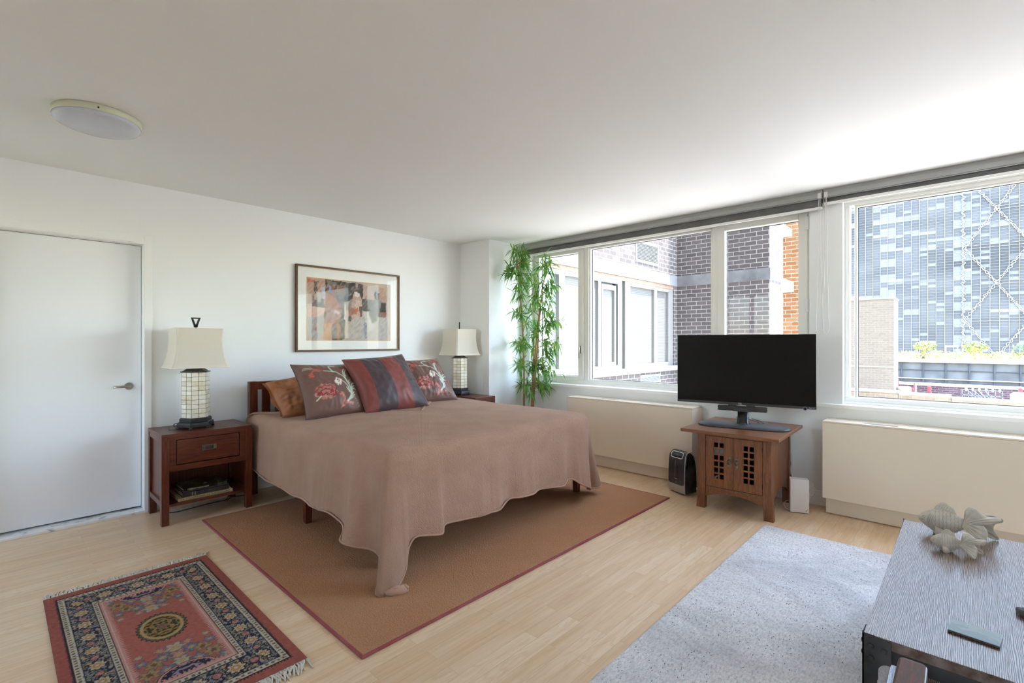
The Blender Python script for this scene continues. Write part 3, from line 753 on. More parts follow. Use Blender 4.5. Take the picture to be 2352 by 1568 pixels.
def embroidery(shift):
    n = 150; base = H('71543f') if False else H('705147')
    G = [[base] * (n + 1) for _ in range(n + 1)]
    ex, ey = V((690, -67)), V((-185, -647)); det = ex.x * ey.y - ex.y * ey.x
    def uvp(x, y):
        dx, dy = x - 560, y - 812
        return ((dx * ey.y - dy * ey.x) / det + shift, (ex.x * dy - ex.y * dx) / det)
    def dab(u, v, r, c, soft=.6):
        R = r * n
        for j in range(int(v * n - R) - 1, int(v * n + R) + 2):
            for i in range(int(u * n - R) - 1, int(u * n + R) + 2):
                if 0 <= i <= n and 0 <= j <= n:
                    d = math.hypot(i - u * n, j - v * n)
                    if d < R + .6: G[j][i] = mixc(G[j][i], c, min(1, (R + .6 - d) / soft))
    def stroke(pts, w0, w1, c):
        P = [uvp(*p) for p in pts]
        for a in range(len(P) - 1):
            m = 14
            for k in range(m):
                t = (a + k / m) / (len(P) - 1)
                q = [P[max(0, a - 1)], P[a], P[a + 1], P[min(len(P) - 1, a + 2)]]; s = k / m
                cc = [.5 * (2 * q[1][z] + (q[2][z] - q[0][z]) * s + (2 * q[0][z] - 5 * q[1][z] + 4 * q[2][z] - q[3][z]) * s * s + (3 * q[1][z] - q[0][z] - 3 * q[2][z] + q[3][z]) * s ** 3) for z in (0, 1)]
                dab(cc[0], cc[1], (w0 + (w1 - w0) * t) / 700, c)
    def poly(pts, c, c2):
        P = [uvp(*p) for p in pts]
        for j in range(n + 1):
            for i in range(n + 1):
                u, v = i / n, j / n; ins = False; q = len(P) - 1
                for k in range(len(P)):
                    if (P[k][1] > v) != (P[q][1] > v) and u < (P[q][0] - P[k][0]) * (v - P[k][1]) / (P[q][1] - P[k][1] + 1e-9) + P[k][0]: ins = not ins
                    q = k
                if ins: G[j][i] = mixc(c, c2, .5 + .9 * noise.noise(V((u * 40, v * 40, 2.))))
    pg, red, pink, dr = H('bcc7b6'), H('a8463e'), H('c08a7a'), H('8a2f33')
    # large ragged bloom
    import random as R_; rr = R_.Random(3)
    for k in range(150):
        a = rr.random() * 2 * PI; r = math.sqrt(rr.random())
        x, y = 725 + 125 * r * math.cos(a), 565 + 78 * r * math.sin(a) * (1 if math.sin(a) < 0 else 1.0)
        dab(*uvp(x, y), .022 + .012 * rr.random(), mixc(pink, H('96604f'), rr.random()), 2.)
    for k in range(16):                                   # ragged dark petal edges
        a0 = rr.random() * 6.28; r0 = .45 + .6 * rr.random()
        pts = [(725 + 118 * r0 * math.cos(a0 + t * .16) + 16 * (rr.random() - .5), 565 + 72 * r0 * math.sin(a0 + t * .16) + 20 * (rr.random() - .5)) for t in range(6)]
        stroke(pts, 4.5, 3.5, dr)
    stroke([(608, 560), (640, 515), (665, 520), (700, 490), (730, 505), (770, 490), (800, 520), (840, 535), (825, 575), (845, 600), (805, 615)], 5, 4, dr)
    stroke([(640, 590), (665, 575), (690, 605), (720, 580), (760, 595), (780, 550)], 4.5, 4, dr)
    stroke([(625, 660), (650, 635), (668, 615)], 5, 4, pg)
    # red lily flowers
    poly([(880, 600), (905, 558), (935, 565), (962, 620), (958, 660), (1000, 655), (1068, 668), (1050, 695), (985, 690), (940, 720), (905, 742), (925, 690), (930, 640), (905, 600), (890, 612)], red, pink)
    poly([(552, 210), (590, 255), (640, 262), (688, 290), (640, 306), (585, 302), (565, 330), (595, 372), (575, 390), (532, 386), (525, 345), (572, 300), (580, 270), (555, 240)], red, H('c46452'))
    poly([(900, 190), (960, 180), (1020, 200), (1010, 245), (960, 240)], red, dr)
    poly([(1130, 480), (1165, 510), (1190, 560), (1150, 560)], dr, red)
    # white flower
    for k in range(26):
        a = rr.random() * 6.28; r = 44 * math.sqrt(rr.random()); dab(*uvp(873 + r * math.cos(a), 435 + r * 1.15 * math.sin(a)), .016, mixc(H('e4dcd2'), H('cfc2b8'), rr.random()), 1.)
    for k in range(5): dab(*uvp(870 + rr.random() * 20, 425 + rr.random() * 25), .01, H('c79a5e'))
    # stems and leaves
    for p, a, b in (([(985, 665), (1030, 590), (1025, 490), (990, 420), (930, 350), (820, 300), (690, 290)], 9, 4), ([(815, 300), (770, 258), (757, 218), (800, 206), (828, 208)], 6, 6),
                    ([(995, 425), (950, 330), (940, 265), (962, 235)], 8, 5), ([(975, 340), (962, 290), (990, 230)], 7, 4), ([(1035, 530), (1055, 445), (1125, 400)], 8, 5),
                    ([(1035, 550), (1068, 470), (1132, 440)], 8, 4), ([(1035, 575), (1060, 505), (1098, 498), (1095, 515)], 7, 4), ([(1018, 560), (985, 470), (910, 415)], 7, 4),
                    ([(1030, 600), (1075, 545)], 8, 3), ([(1025, 620), (1080, 580)], 8, 3), ([(1010, 640), (1055, 615)], 8, 3), ([(1015, 555), (975, 500)], 6, 3), ([(1000, 430), (1030, 380)], 5, 3), ([(1010, 450), (1035, 420)], 5, 3)):
        stroke(p, a, b, pg)
    for k in range(5): stroke([(470 + 18 * k, 285 - 4 * k), (480 + 18 * k, 262), (505 + 18 * k, 248)], 4, 3, H('9c9a80'))
    for k in range(7): stroke([(1040 + 14 * k, 600 + 3 * k * k), (1060 + 12 * k, 615 + 2 * k * k)], 3, 2, H('94876f'))
    def f(u, v):
        i = min(n, max(0, u * n)); j = min(n, max(0, v * n))
        i0, j0 = min(n - 1, int(i)), min(n - 1, int(j)); a, b = i - i0, j - j0
        return mixc(mixc(G[j0][i0], G[j0][i0 + 1], a), mixc(G[j0 + 1][i0], G[j0 + 1][i0 + 1], a), b)
    return f
satin = attr_mat('embroidered_satin', .48, .4, .12, (120, 120, 120), Sheen_Weight=.3, Sheen_Roughness=.35)
pipec = plain('dark_brown_piping', '3a2622', .5)
cushion('floral_cushion', 'brown satin cushion embroidered with red flowers beside the rust pillow', 'cushion',
        (1.61, 3.655, .712), (2.11, 3.62, .712), (2.11, 3.93, 1.105), (1.615, 3.955, 1.118), .115, satin, embroidery(0.), n=140, group='floral cushions', pipe=pipec, seed=1.)
cushion('floral_cushion', 'brown satin cushion embroidered with red flowers nearest the far lamp', 'cushion',
        (2.70, 3.80, .712), (3.205, 3.76, .712), (3.15, 4.04, 1.128), (2.655, 4.08, 1.115), .115, satin, embroidery(-.06), n=140, group='floral cushions', pipe=pipec, seed=4.)
def stripes(u, v):
    d, r = H('4a3c3f'), H('7e403a')
    b = [.165, .45, .72, .95]
    k = sum(1 for q in b if u > q)
    return r if k % 2 == 0 else d
cushion('striped_cushion', 'large satin cushion with dark plum and brick red stripes', 'cushion',
        (2.045, 3.54, .712), (2.70, 3.56, .712), (2.605, 3.865, 1.186), (1.985, 3.83, 1.150), .135, attr_mat('striped_satin', .5, .35, .1, (120, 120, 120), Sheen_Weight=.35, Sheen_Roughness=.3), stripes, n=150, seed=7., wr=.005)
rustm = plain('rust_cotton', '9a5a28', .85, var=.08, vs=9, bump=.3, bs=500)
rp = cushion('rust_pillow', 'crumpled rust orange pillow leaning at left end of headboard', 'pillow',
        (1.525, 3.89, .712), (2.12, 3.90, .712), (2.12, 4.19, 1.02), (1.505, 4.19, .962), .085, rustm, n=100, wr=.014, seed=2.3, pinch=.05, pw=.36)
fl = MB().grid(14, 30, lambda u, v: V((1.525, 3.89, .72)).lerp(V((1.505, 4.19, .962)), v) + V((-.028 * u + .012 + .01 * math.sin(v * 11) * u, -.004 * math.sin(v * 15) - .012 * u, .006 * math.sin(v * 9) * u)) - rp.location)
fl.build('pillowcase_flap', rustm, rp)
cushion('brown_pillow', 'shadowed dark brown pillow upright between rust pillow and headboard', 'pillow',
        (1.625, 4.30, .712), (2.22, 4.30, .712), (2.22, 4.40, .93), (1.63, 4.40, .92), .06, plain('dark_brown_cotton', '3b2113', .85, var=.05), n=60, seed=5.1, pw=.36)

# ------------------------------------------------------------------ nightstands
def nightstand(loc, label, W, D, Hh, rz=0.):
    t = thing('nightstand', label, 'nightstand', loc, rz, 'nightstands beside the bed')
    L = .046; a, b = W / 2, D / 2
    for x0 in (-a, a - L):
        for y0 in (-b, b - L): MB().box(x0, x0 + L, y0, y0 + L, 0, Hh - .022, .002).build('leg', M['cherryv'], t)
    tp = MB().box(-a + .075, a - .075, -b + .001, b, Hh - .022, Hh - .0005, .001)
    tp.box(-a, -a + .075, -b, b, Hh - .022, Hh, .0015).box(a - .075, a, -b, b, Hh - .022, Hh, .0015)
    tp.build('top', M['cherry'], t)
    r = MB().box(-a + L, a - L, -b + .004, -b + .03, Hh - .045, Hh - .022, .001).box(-a + L, a - L, -b + .004, -b + .03, Hh - .27, Hh - .228, .001)
    r.box(-a + L, -a + L + .006, -b + .004, -b + .028, Hh - .228, Hh - .045).box(a - L - .006, a - L, -b + .004, -b + .028, Hh - .228, Hh - .045)
    r.box(-a + L + .006, -a + L + .042, -b + .006, -b + .028, Hh - .228, Hh - .045, .001).box(a - L - .042, a - L - .006, -b + .006, -b + .028, Hh - .228, Hh - .045, .001)
    for s in (-1, 1):
        xx = s * (a - .023)
        r.box(xx - .02, xx + .02, -b + L, b - L, Hh - .06, Hh - .022, .001).box(xx - .02, xx + .02, -b + L, b - L, .13, .168, .001)
    r.build('rail', M['cherry'], t)
    for s in (-1, 1): MB().box(s * (a - .022) - .006, s * (a - .022) + .006, -b + L, b - L, .168, Hh - .06).build('side_panel', M['cherryv'], t)
    MB().box(-a + L, a - L, b - .012, b - .004, .142, Hh - .022).build('back_panel', M['cherryv'], t)
    MB().box(-a + .03, a - .03, -b + .012, b - .02, .125, .142, .002).build('shelf', M['cherry'], t)
    x0, x1 = -a + L + .046, a - L - .046
    dr = MB().box(x0, x1, -b + .005, -b + .025, Hh - .222, Hh - .049, .003)
    dr.box(x0 + .01, x1 - .01, -b + .025, b - .03, Hh - .215, Hh - .07)
    dr = dr.build('drawer', M['cherry'], t)
    h = MB(); zc = Hh - .128
    h.box(-.048, .048, -b + .003, -b + .0055, zc - .021, zc + .021, .0015)
    h.torus((0, 0, 0), .001, .001, seg=3) if False else None
    for q in ((-.034, .034, zc - .017, zc - .011), (-.034, -.026, zc - .011, zc + .014), (.026, .034, zc - .011, zc + .014)): h.box(q[0], q[1], -b - .004, -b + .004, q[2], q[3], .001)
    h.build('drawer_pull', M['brass'], dr)
    MB().box(-.026, .026, -b + .0015, -b + .0032, zc - .010, zc + .014).build('pull_recess', plain('dark_pull_recess', '2a211a', .5), dr)
    return t
nightstand((1.093, 4.338, 0), 'dark cherry wood nightstand with drawer and book shelf beside the door', .592, .436, .645)
nightstand((3.735, 4.225, 0), 'dark wood side table behind far corner of bed, mostly hidden', .62, .305, .687, -PI / 2)

# ------------------------------------------------------------------ lamps
def lamp(loc, label, fin_rot):
    t = thing('table_lamp', label, 'lamp', loc, 0, 'table lamps beside the bed')
    hexp = lambda r, z, a0=0.: [(r * math.cos(PI / 3 * k + a0), r * math.sin(PI / 3 * k + a0), z) for k in range(6)]
    R = .0955
    MB().loft([hexp(R + .029, .014), hexp(R + .029, .030), hexp(R + .024, .046), hexp(R + .012, .050), hexp(R + .012, .070), hexp(R + .006, .078), hexp(R + .002, .080)], smooth=False).build('lamp_base', M['darkbronze'], t)
    for k in range(6):
        q = hexp(R + .020, 0)[k]
        MB().lathe([(.012, 0), (.013, .006), (.010, .015)], c=(q[0], q[1]), seg=12).build('foot', M['darkbronze'], t)
    b = bmesh.new(); uvl = b.loops.layers.uv.verify(); A = [b.verts.new(p) for p in hexp(R, .079)]; B = [b.verts.new(p) for p in hexp(R - .002, .424)]
    for k in range(6):
        f = b.faces.new((A[k], A[(k + 1) % 6], B[(k + 1) % 6], B[k]))
        for l, u in zip(f.loops, ((2 * k, 0), (2 * k + 2, 0), (2 * k + 2, 10), (2 * k, 10))): l[uvl].uv = u
    m = MB(); m._merge(b); m.build('column', M['capiz'], t, recalc=False)
    MB().loft([hexp(R + .006, .423), hexp(R + .006, .431), hexp(R - .01, .433), hexp(R - .028, .446), hexp(R - .045, .456), hexp(.02, .456)], smooth=False).build('cap', M['darkbronze'], t)
    MB().tube([(0, 0, .455), (0, 0, .77)], .006, 10).build('stem', M['darkbronze'], t)
    MB().lathe([(.008, .47), (.020, .50), (.018, .54)], seg=16).lathe([(.014, .54), (.028, .58), (.024, .61), (.006, .625)], seg=20).build('bulb', M['white'], t)
    def ring(q):                                    # shade: rectangle with clipped corners, concave profile
        c = q ** .62
        wx = .186 - .033 * c; wy = .166 - .030 * c
        wx -= .012 * math.sin(PI * q); wy -= .012 * math.sin(PI * q)
        k = .012; z = .462 + .296 * q
        return [(wx, wy - k, z), (wx - k, wy, z), (-wx + k, wy, z), (-wx, wy - k, z), (-wx, -wy + k, z), (-wx + k, -wy, z), (wx - k, -wy, z), (wx, -wy + k, z)]
    s = MB().loft([ring(k / 14) for k in range(15)], cap=False, smooth=False).build('lamp_shade', M['shade'], t)
    for f in s.data.polygons: f.use_smooth = False
    tr = MB()
    for q in (0., 1.):
        P = [V(p) for p in ring(q)]; P.append(P[0]); tr.tube(P, .0042, 6)
    for c in (0, 2, 4, 6):
        for cc in (c, c + 1):
            tr.tube([V(ring(k / 10)[cc]) for k in range(11)], .0014, 5)
    tr.build('shade_trim', plain('cream_trim', 'efe9dc', .7), s)
    sp = MB()
    for a in (0, 2 * PI / 3, 4 * PI / 3): sp.tube([(0, 0, .752), (.145 * math.cos(a), .126 * math.sin(a), .752)], .002, 6)
    sp.build('spider', M['steel'], s)
    ca, sa = math.cos(fin_rot), math.sin(fin_rot)
    F = MB(); Mf = Matrix.Rotation(fin_rot, 4, 'Z')
    F.prism([(-.030, .842), (.030, .842), (.030, .837), (.016, .775), (.010, .768), (-.010, .768), (-.016, .775), (-.030, .837)][::-1], 'y', -.005, .005, Mf) if False else None
    F.prism([(-.032, .842), (-.030, .836), (-.013, .778), (-.013, .772), (-.002, .770), (-.002, .790), (-.0175, .834), (-.0175, .842)], 'y', -.0055, .0055, Mf)
    F.prism([(.032, .842), (.030, .836), (.013, .778), (.013, .772), (.002, .770), (.002, .790), (.0175, .834), (.0175, .842)], 'y', -.0055, .0055, Mf)
    F.prism([(-.032, .842), (.032, .842), (.030, .833), (-.030, .833)], 'y', -.0058, .0058, Mf)
    F.box(-.012, .012, -.0055, .0055, .768, .789, .001, Mf)
    F.lathe([(.008, .758), (.008, .770)], seg=12)
    F.build('finial', M['darkbronze'], t)
    MB().tube([(-.10, .06, .006), (-.125, .05, .012), (-.135, .045, .024), (-.125, .05, .034), (-.11, .055, .034)], .003, 6).build('switch_cord', M['black'], t)
    return t
lamp((1.056, 4.335, .645), 'cream shaded lamp with pale shell tile column beside the door', 0.)
lamp((3.715, 4.335, .687), 'cream shaded lamp with shell tile column in far corner beside bamboo', math.radians(49))

# ------------------------------------------------------------------ books and small things on the nightstand
def book(x0, x1, y0, y1, z0, z1, cov, label, lines, rz=0., paper='e5ddc6', cover2=None):
    W, D, T = x1 - x0, y1 - y0, z1 - z0
    t = thing('book', label, 'book', ((x0 + x1) / 2, (y0 + y1) / 2, z0), rz, 'books stacked on the nightstand shelf')
    a, b = W / 2, D / 2; c = .0025
    f = MB().box(-a, a, -b, b, 0, c, .0008).box(-a, a, -b, b, T - c, T, .0008).box(-a, a, -b, -b + c, 0, T, .0008)
    f.build('cover', cov, t)
    MB().box(-a + .003, a - .003, -b + c, b - .004, c, T - c).build('pages', plain('book_pages', paper, .8), t)
    for body, size, colr, x, z, rot in lines:
        Mx = basis((x, -b - .0003, z), (1, 0, 0), (0, 0, 1), (0, -1, 0)) if not rot else basis((x, -b - .0003, z), (0, 0, -1), (1, 0, 0), (0, -1, 0))
        text_mesh('lettering', body, size, colr, t, Mx, .0002)
    return t
ivory = plain('ivory_print', 'ded8c8', .6); inkd = plain('dark_print', '2c2a22', .6); gold = plain('muted_gold_print', '9d9680', .6)
book(.905, 1.262, 4.165, 4.455, .142, .164, plain('cream_dust_jacket', 'cdbb8a', .45), 'cream book lowest in the stack on the nightstand shelf', [('THE COUNTY MAPS OF OLD ENGLAND', .0185, inkd, -.172, .0045, False)], rz=-.0)
book(.935, 1.243, 4.180, 4.43, .164, .196, plain('black_cloth_cover', '121312', .5), 'thick black book second from bottom on nightstand shelf', [('NEW', .0115, ivory, -.095, .027, True), ('YORK', .0115, ivory, -.078, .029, True), ('OLD STREETS', .0062, gold, -.035, .0265, False), ('MAPS OF', .0062, gold, -.035, .016, False), ('THE CITY', .0062, gold, -.035, .0065, False), ('+', .014, gold, .018, .012, False), ('CITY', .009, gold, .06, .021, False), ('PLANS', .009, gold, .06, .008, False)][:2] + [('+', .014, gold, .018, .012, False)], rz=.0)
book(.938, 1.240, 4.188, 4.425, .196, .206, plain('purple_cover', '4a3048', .4), 'thin purple book third from bottom on nightstand shelf', [], rz=.012)
def cover_art():
    g = N('green_aerial_cover'); o = g.obj()
    nz = g.noise(g.map(o, (16, 12, 1)), 1, 6, .7, .6).outputs[0]
    return g.done(g.ramp(nz, [(.38, H('14170f')), (.5, H('37402c')), (.6, H('6c7454'))]), .2)
book(.940, 1.228, 4.182, 4.43, .206, .224, cover_art(), 'dark green book on top of stack on nightstand shelf', [('MANHATTAN IN MAPS', .0135, ivory, -.118, .0045, False)], rz=.01)
hk = MB().tube([(0, 0, .0), (0, 0, .026)], .0016, 6).tube([(.004, 0, .004), (.02, -.012, .0035), (.032, -.02, .004)], .0016, 6).tube([(.030, -.019, .004), (.036, -.023, .004)], .0035, 8)
hk.tube([(0, 0, .001), (.006, -.002, .001)], .003, 6)
tag(hk.build('wire_hook', M['black'], None, (.878, 4.30, .646)), 'tiny black wire hook lying on the nightstand left of lamp', 'hook')
cd = MB().tube([(.86, 4.45, .004), (.95, 4.40, .004), (1.06, 4.42, .004), (1.20, 4.44, .004), (1.29, 4.43, .006), (1.315, 4.44, .03), (1.30, 4.50, .08), (1.30, 4.56, .12)], .0035, 6)
cd.tube([(1.30, 4.43, .004), (1.36, 4.50, .004), (1.44, 4.45, .004), (1.50, 4.52, .004), (1.42, 4.54, .03), (1.34, 4.53, .05)], .0035, 6)
tag(cd.build('extension_cord', M['black']), 'black power cord trailing on the floor under the nightstand', 'cord')

# ------------------------------------------------------------------ rugs
sr = thing('sisal_rug', 'large rust brown rug with red bound edge under the bed', 'rug', (2.43, 2.93, 0))
SX, SY = 1.405, 1.125
MB().box(-SX + .012, SX - .012, -SY + .012, SY - .012, 0, .011, .003).build('pile', M['sisal'], sr)
b = MB()
for q in ((-SX, SX, -SY, -SY + .016), (-SX, SX, SY - .016, SY), (-SX, -SX + .016, -SY + .016, SY - .016), (SX - .016, SX, -SY + .016, SY - .016)): b.box(q[0], q[1], q[2], q[3], 0, .0105, .004, seg=3)
b.build('binding', M['redbind'], sr)

sh = thing('shag_rug', 'pale grey and white mottled rug under the coffee table', 'rug', (2.555, -.13, 0), math.radians(0))
def shag_pt(u, v):
    x0, x1, y0, y1 = -1.155, 1.165, -1.16, 1.185
    x = x0 + (x1 - x0) * u; y = y0 + (y1 - y0) * v
    e = min(u * (x1 - x0), (1 - u) * (x1 - x0), v * (y1 - y0), (1 - v) * (y1 - y0))
    wob = .006 * noise.noise(V((x * 9, y * 9, 0)))
    z = .014 * min(1, (e / .012)) ** .5 + .004 * noise.noise(V((x * 60, y * 60, 1))) * min(1, e / .02) + .003 * noise.noise(V((x * 14, y * 25, 5))) * min(1, e / .02)
    return (x + (wob if u in (0, 1) else 0), y + (wob if v in (0, 1) else 0), max(0.0005, z))
MB().grid(290, 290, shag_pt).build('pile', M['shag'], sh)

def persian(nx, ny, Wd, Ln):
    rose, navy, cream, pink, olive, blue, gold_, dk = H('9c5a4e'), H('2e303c'), H('b5aa95'), H('b9837a'), H('615c48'), H('777c90'), H('a98c62'), H('3a2b2b')
    cols = []
    for j in range(ny + 1):
        for i in range(nx + 1):
            x = (i / nx - .5) * Wd; y = (j / ny - .5) * Ln
            dx, dy = Wd / 2 - abs(x), Ln / 2 - abs(y)
            d = min(dx, dy * .8)
            along = y if dx < dy * .8 else x
            n1 = noise.noise(V((x * 110, y * 110, 0))); n2 = noise.noise(V((x * 55, y * 55, 7))); n3 = noise.noise(V((abs(x) * 38, abs(y) * 38, 3))); n4 = noise.noise(V((abs(x) * 75, abs(y) * 75, 13)))
            c = rose
            if d < .036: c = mixc(rose, H('8f5046'), .5 + n2)
            elif d < .042: c = navy if (int(along * 160) % 2) else rose
            elif d < .047: c = dk
            elif d < .070:
                k = math.sin(along * 2 * PI / .022); c = mixc(cream, H('6b5a50'), 1. if abs((d - .0585)) < .005 and k > .1 else .0)
                if n1 > .35: c = mixc(c, navy, .6)
            elif d < .074: c = navy
            elif d < .158:
                c = navy
                if n4 > .12: c = mixc(blue, gold_, .5 + n2 * 1.6)
                if n4 < -.22: c = mixc(H('5d6a5c'), H('8a7d6b'), .5 + n1)
                s = .135; ph = (along + s / 2) % s - s / 2; r = math.hypot(ph * .85, d - .116)
                r2 = math.hypot(((along) % s - s / 2) * .9, d - .116)
                pet = 1 + .18 * math.cos(8 * math.atan2(d - .116, ph))
                if r < .024 * pet: c = gold_ if r < .018 * pet else cream
                if r < .014: c = mixc(H('a06a45'), gold_, .5 + n1)
                if r < .006: c = cream
                if .024 * pet < r < .030 * pet: c = dk
                if r2 < .014: c = mixc(pink, H('87564a'), .5 + n1)
                if .014 < r2 < .018: c = navy
            elif d < .162: c = navy
            elif d < .184:
                k = math.sin(along * 2 * PI / .022); c = mixc(cream, H('6b5a50'), 1. if abs(d - .173) < .005 and k > .1 else 0.)
                if n1 > .35: c = mixc(c, navy, .6)
            elif d < .187: c = dk
            elif d < .196: c = pink
            elif d < .199: c = cream
            elif d < .211 + .006 * math.sin(along * 2 * PI / .016): c = pink
            else:
                c = mixc(rose, H('a36154'), .5 + n2)
                ax, ay = abs(x), abs(y)
                # scattered flower heads, mirrored in both directions
                if not (math.hypot(x / .16, y / .19) < 1):
                    for (fx, fy, fr, cc) in ((0, .225, .040, cream), (0, .29, .036, pink), (.05, .27, .028, blue), (0, .345, .034, cream), (.085, .30, .030, gold_), (.12, .26, .022, blue), (.055, .37, .030, blue), (.11, .36, .034, gold_), (.15, .32, .020, pink),
                                             (.08, .43, .028, gold_), (.14, .42, .026, blue), (.05, .21, .020, pink), (.165, .38, .016, cream), (.16, .25, .014, pink), (.12, .20, .014, cream), (.16, .47, .020, pink), (.12, .475, .018, cream)):
                        r = math.hypot(ax - fx, (ay - fy) * .9); pet = fr * (1 + .28 * math.cos(6 * math.atan2(ay - fy, ax - fx) + fx * 50))
                        if r < pet:
                            c = mixc(cc, H('4e4640'), .75 if r > pet * .8 else .25 + .5 * max(0, n4))
                            if r < pet * .35: c = gold_ if cc != gold_ else H('6b4a3a')
                # half medallions at both ends
                r = math.hypot(x / .105, (ay - (Ln / 2 - .25)) / .085)
                if r < 1:
                    c = navy if r < .88 else pink
                    if r > .96: c = dk
                    if r < .86 and n4 > .1: c = mixc(pink, blue, .5 + n2)
                # centre medallion
                an = math.atan2(y / .135, x / .092); r = math.hypot(x / .092, y / .135)
                edge = 1 + .05 * math.cos(28 * an)
                if r < edge:
                    c = olive if r > .86 else gold_ if r > .74 else H('8a7444')
                    if r < .72 and n4 > .05: c = H('38342a')
                    if r < .72 and n4 < -.3: c = H('8f5a44')
                    if r < .22: c = mixc(H('8a5a4a'), olive, .5 + n1)
                    if .93 * edge < r: c = H('3a3729')
            cols.append(mixc(c, H('181414'), max(0., n1 * .22)))
    return cols
prg = thing('persian_rug', 'small red patterned oriental rug with cream fringe near the door', 'rug', (.519, 2.672, 0))
PWd, PLn = .712, 1.40
pnx, pny = 185, 360
pl = MB().grid(pnx, pny, lambda u, v: ((u - .5) * PWd, (v - .5) * PLn, .008))
pile = pl.build('pile', attr_mat('wool_pile', .95, .1, .5, (420, 420, 1), fuzz=.22), prg, recalc=False)
color_layer(pile.data, persian(pnx, pny, PWd, PLn))
MB().box(-PWd / 2, PWd / 2, -PLn / 2, PLn / 2, 0, .0075, .001).build('backing', plain('rose_selvedge', '6f352f', .9), prg)
rr = random.Random(5); frm = plain('cream_wool_fringe', 'd2c9b9', .9, var=.1, vs=40)
for e in (1, -1):
    fr = MB()
    for k in range(150):
        x = -PWd / 2 + PWd * (k + .5) / 150
        ln = .04 + .035 * rr.random(); dx = (rr.random() - .5) * .05 + (.02 if k > 132 else 0) * e; zz = .004 + .006 * rr.random()
        P = [(x, e * PLn / 2, .005), (x + dx * .3, e * (PLn / 2 + ln * .4), .005 + zz * .6), (x + dx * .7, e * (PLn / 2 + ln * .75), .003 + zz * .3), (x + dx, e * (PLn / 2 + ln), .002)]
        fr.tube(P, [.0028, .0040, .0034, .0016], 5)
    fr.build('fringe', frm, prg)['kind'] = 'stuff'
# ------------------------------------------------------------------ bamboo plant
pl = thing('bamboo_plant', 'tall artificial bamboo with thin canes in the corner beside the window', 'plant', (4.265, 3.79, 0))
R0 = V((.7288 * 0 + .6850, -.7288, 0)); F0 = V((.7288, .6850, 0))      # across and away directions of the room diagonal
bark = wood('bamboo_bark', '8a6134', 'a87f4c', 'c3a06b', (30, 30, 3), .45)
def leafm():
    g = N('bamboo_leaf'); o = g.obj()
    nz = g.noise(o, 9, 3, .6).outputs[0]
    inst = g.noise(g.map(o, (3, 3, 3)), 1, 1).outputs[0]
    col = g.ramp(nz, [(.3, H('437534')), (.5, H('67994c')), (.66, H('9cb766'))])
    b = g.n('BsdfPrincipled', Base_Color=col, Roughness=.38); b.inputs['Specular IOR Level'].default_value = .5
    t = g.n('BsdfTranslucent', Color=g.mix(1., col, (1.2, 1.35, .7, 1), 'MULTIPLY')).outputs[0]
    g.t.links.new(g.n('MixShader', i0=.35, i1=b.outputs[0], i2=t).outputs[0], g.out.inputs[0]); return g.m
leafmat = leafm()
MB().lathe([(.09, 0), (.115, .02), (.13, .26), (.128, .27), (.118, .27), (.112, .235)], seg=36, capt=True).build('pot', plain('grey_stoneware_pot', '8d8a84', .5), pl)
MB().lathe([(.11, .236), (.05, .246), (.004, .248)], seg=24).build('soil', plain('dark_moss', '3a3222', .95, var=.2, vs=60, bump=.5, bs=120), pl)
rl = random.Random(21)
def cane(a, b, c, d, r0, r1):
    """bezier-ish cane through (across, away, height)"""
    P = []
    for k in range(25):
        t = k / 24; q = [V(x) for x in (a, b, c, d)]
        p = q[0] * (1 - t) ** 3 + q[1] * 3 * t * (1 - t) ** 2 + q[2] * 3 * t * t * (1 - t) + q[3] * t ** 3
        P.append(R0 * p.x + F0 * p.y + V((0, 0, p.z)))
    m = MB(); m.tube(P, [r0 + (r1 - r0) * k / 24 for k in range(25)], 8)
    for k in range(2, 25, 2): m.tube([P[k] - V((0, 0, .004)), P[k], P[k] + V((0, 0, .004))], [r0 * .7, (r0 + (r1 - r0) * k / 24) * 1.35, r0 * .7], 8)
    return m.build('cane', bark, pl), P
def spray(m, tm, base, tip, nl, ln, droop):
    """a twig from base to tip with a fan of narrow leaves at its end"""
    base, tip = V(base), V(tip)
    mid = (base + tip) / 2 + V((0, 0, .03))
    tm.tube([base, mid, tip], [.0022, .0016, .001], 5)
    ax = (tip - base).normalized() if (tip - base).length > .01 else V((0, 0, 1))
    for k in range(nl):
        a = 2 * PI * (k + rl.random() * .7) / nl
        e = ax.orthogonal().normalized(); f = ax.cross(e)
        d = (e * math.cos(a) + f * math.sin(a)) * (.75 + .3 * rl.random()) + ax * (.25 + .6 * rl.random()) + V((0, 0, -droop * rl.random()))
        d.normalize(); L = ln * (.65 + .6 * rl.random()); w = L * .066
        o = tip + (base - tip) * (.55 * rl.random())
        side = d.cross(V((0, 0, 1)))
        side = side.normalized() if side.length > .05 else V((1, 0, 0))
        side = (side + V((rl.random() - .5, rl.random() - .5, rl.random() - .5)) * .9).normalized(); side = (side - d * side.dot(d)).normalized()
        up = side.cross(d)
        q = [o, o + d * L * .3 - V((0, 0, .04 * L * droop)), o + d * L * .65 - V((0, 0, .14 * L * droop)), o + d * L - V((0, 0, .32 * L * droop))]
        def clampw(v): v = V(v); v.x = min(v.x, .222); v.y = min(v.y, .272); return v
        vs = []
        for z, ww in zip(q, (.15, 1., .85, .02)):
            vs.append((m.bm.verts.new(clampw(z - side * w * ww)), m.bm.verts.new(clampw(z + up * w * .25 * ww)), m.bm.verts.new(clampw(z + side * w * ww))))
        for s in range(3):
            for h in (0, 1):
                fc = m.bm.faces.new((vs[s][h], vs[s][h + 1], vs[s + 1][h + 1], vs[s + 1][h])); fc.smooth = True
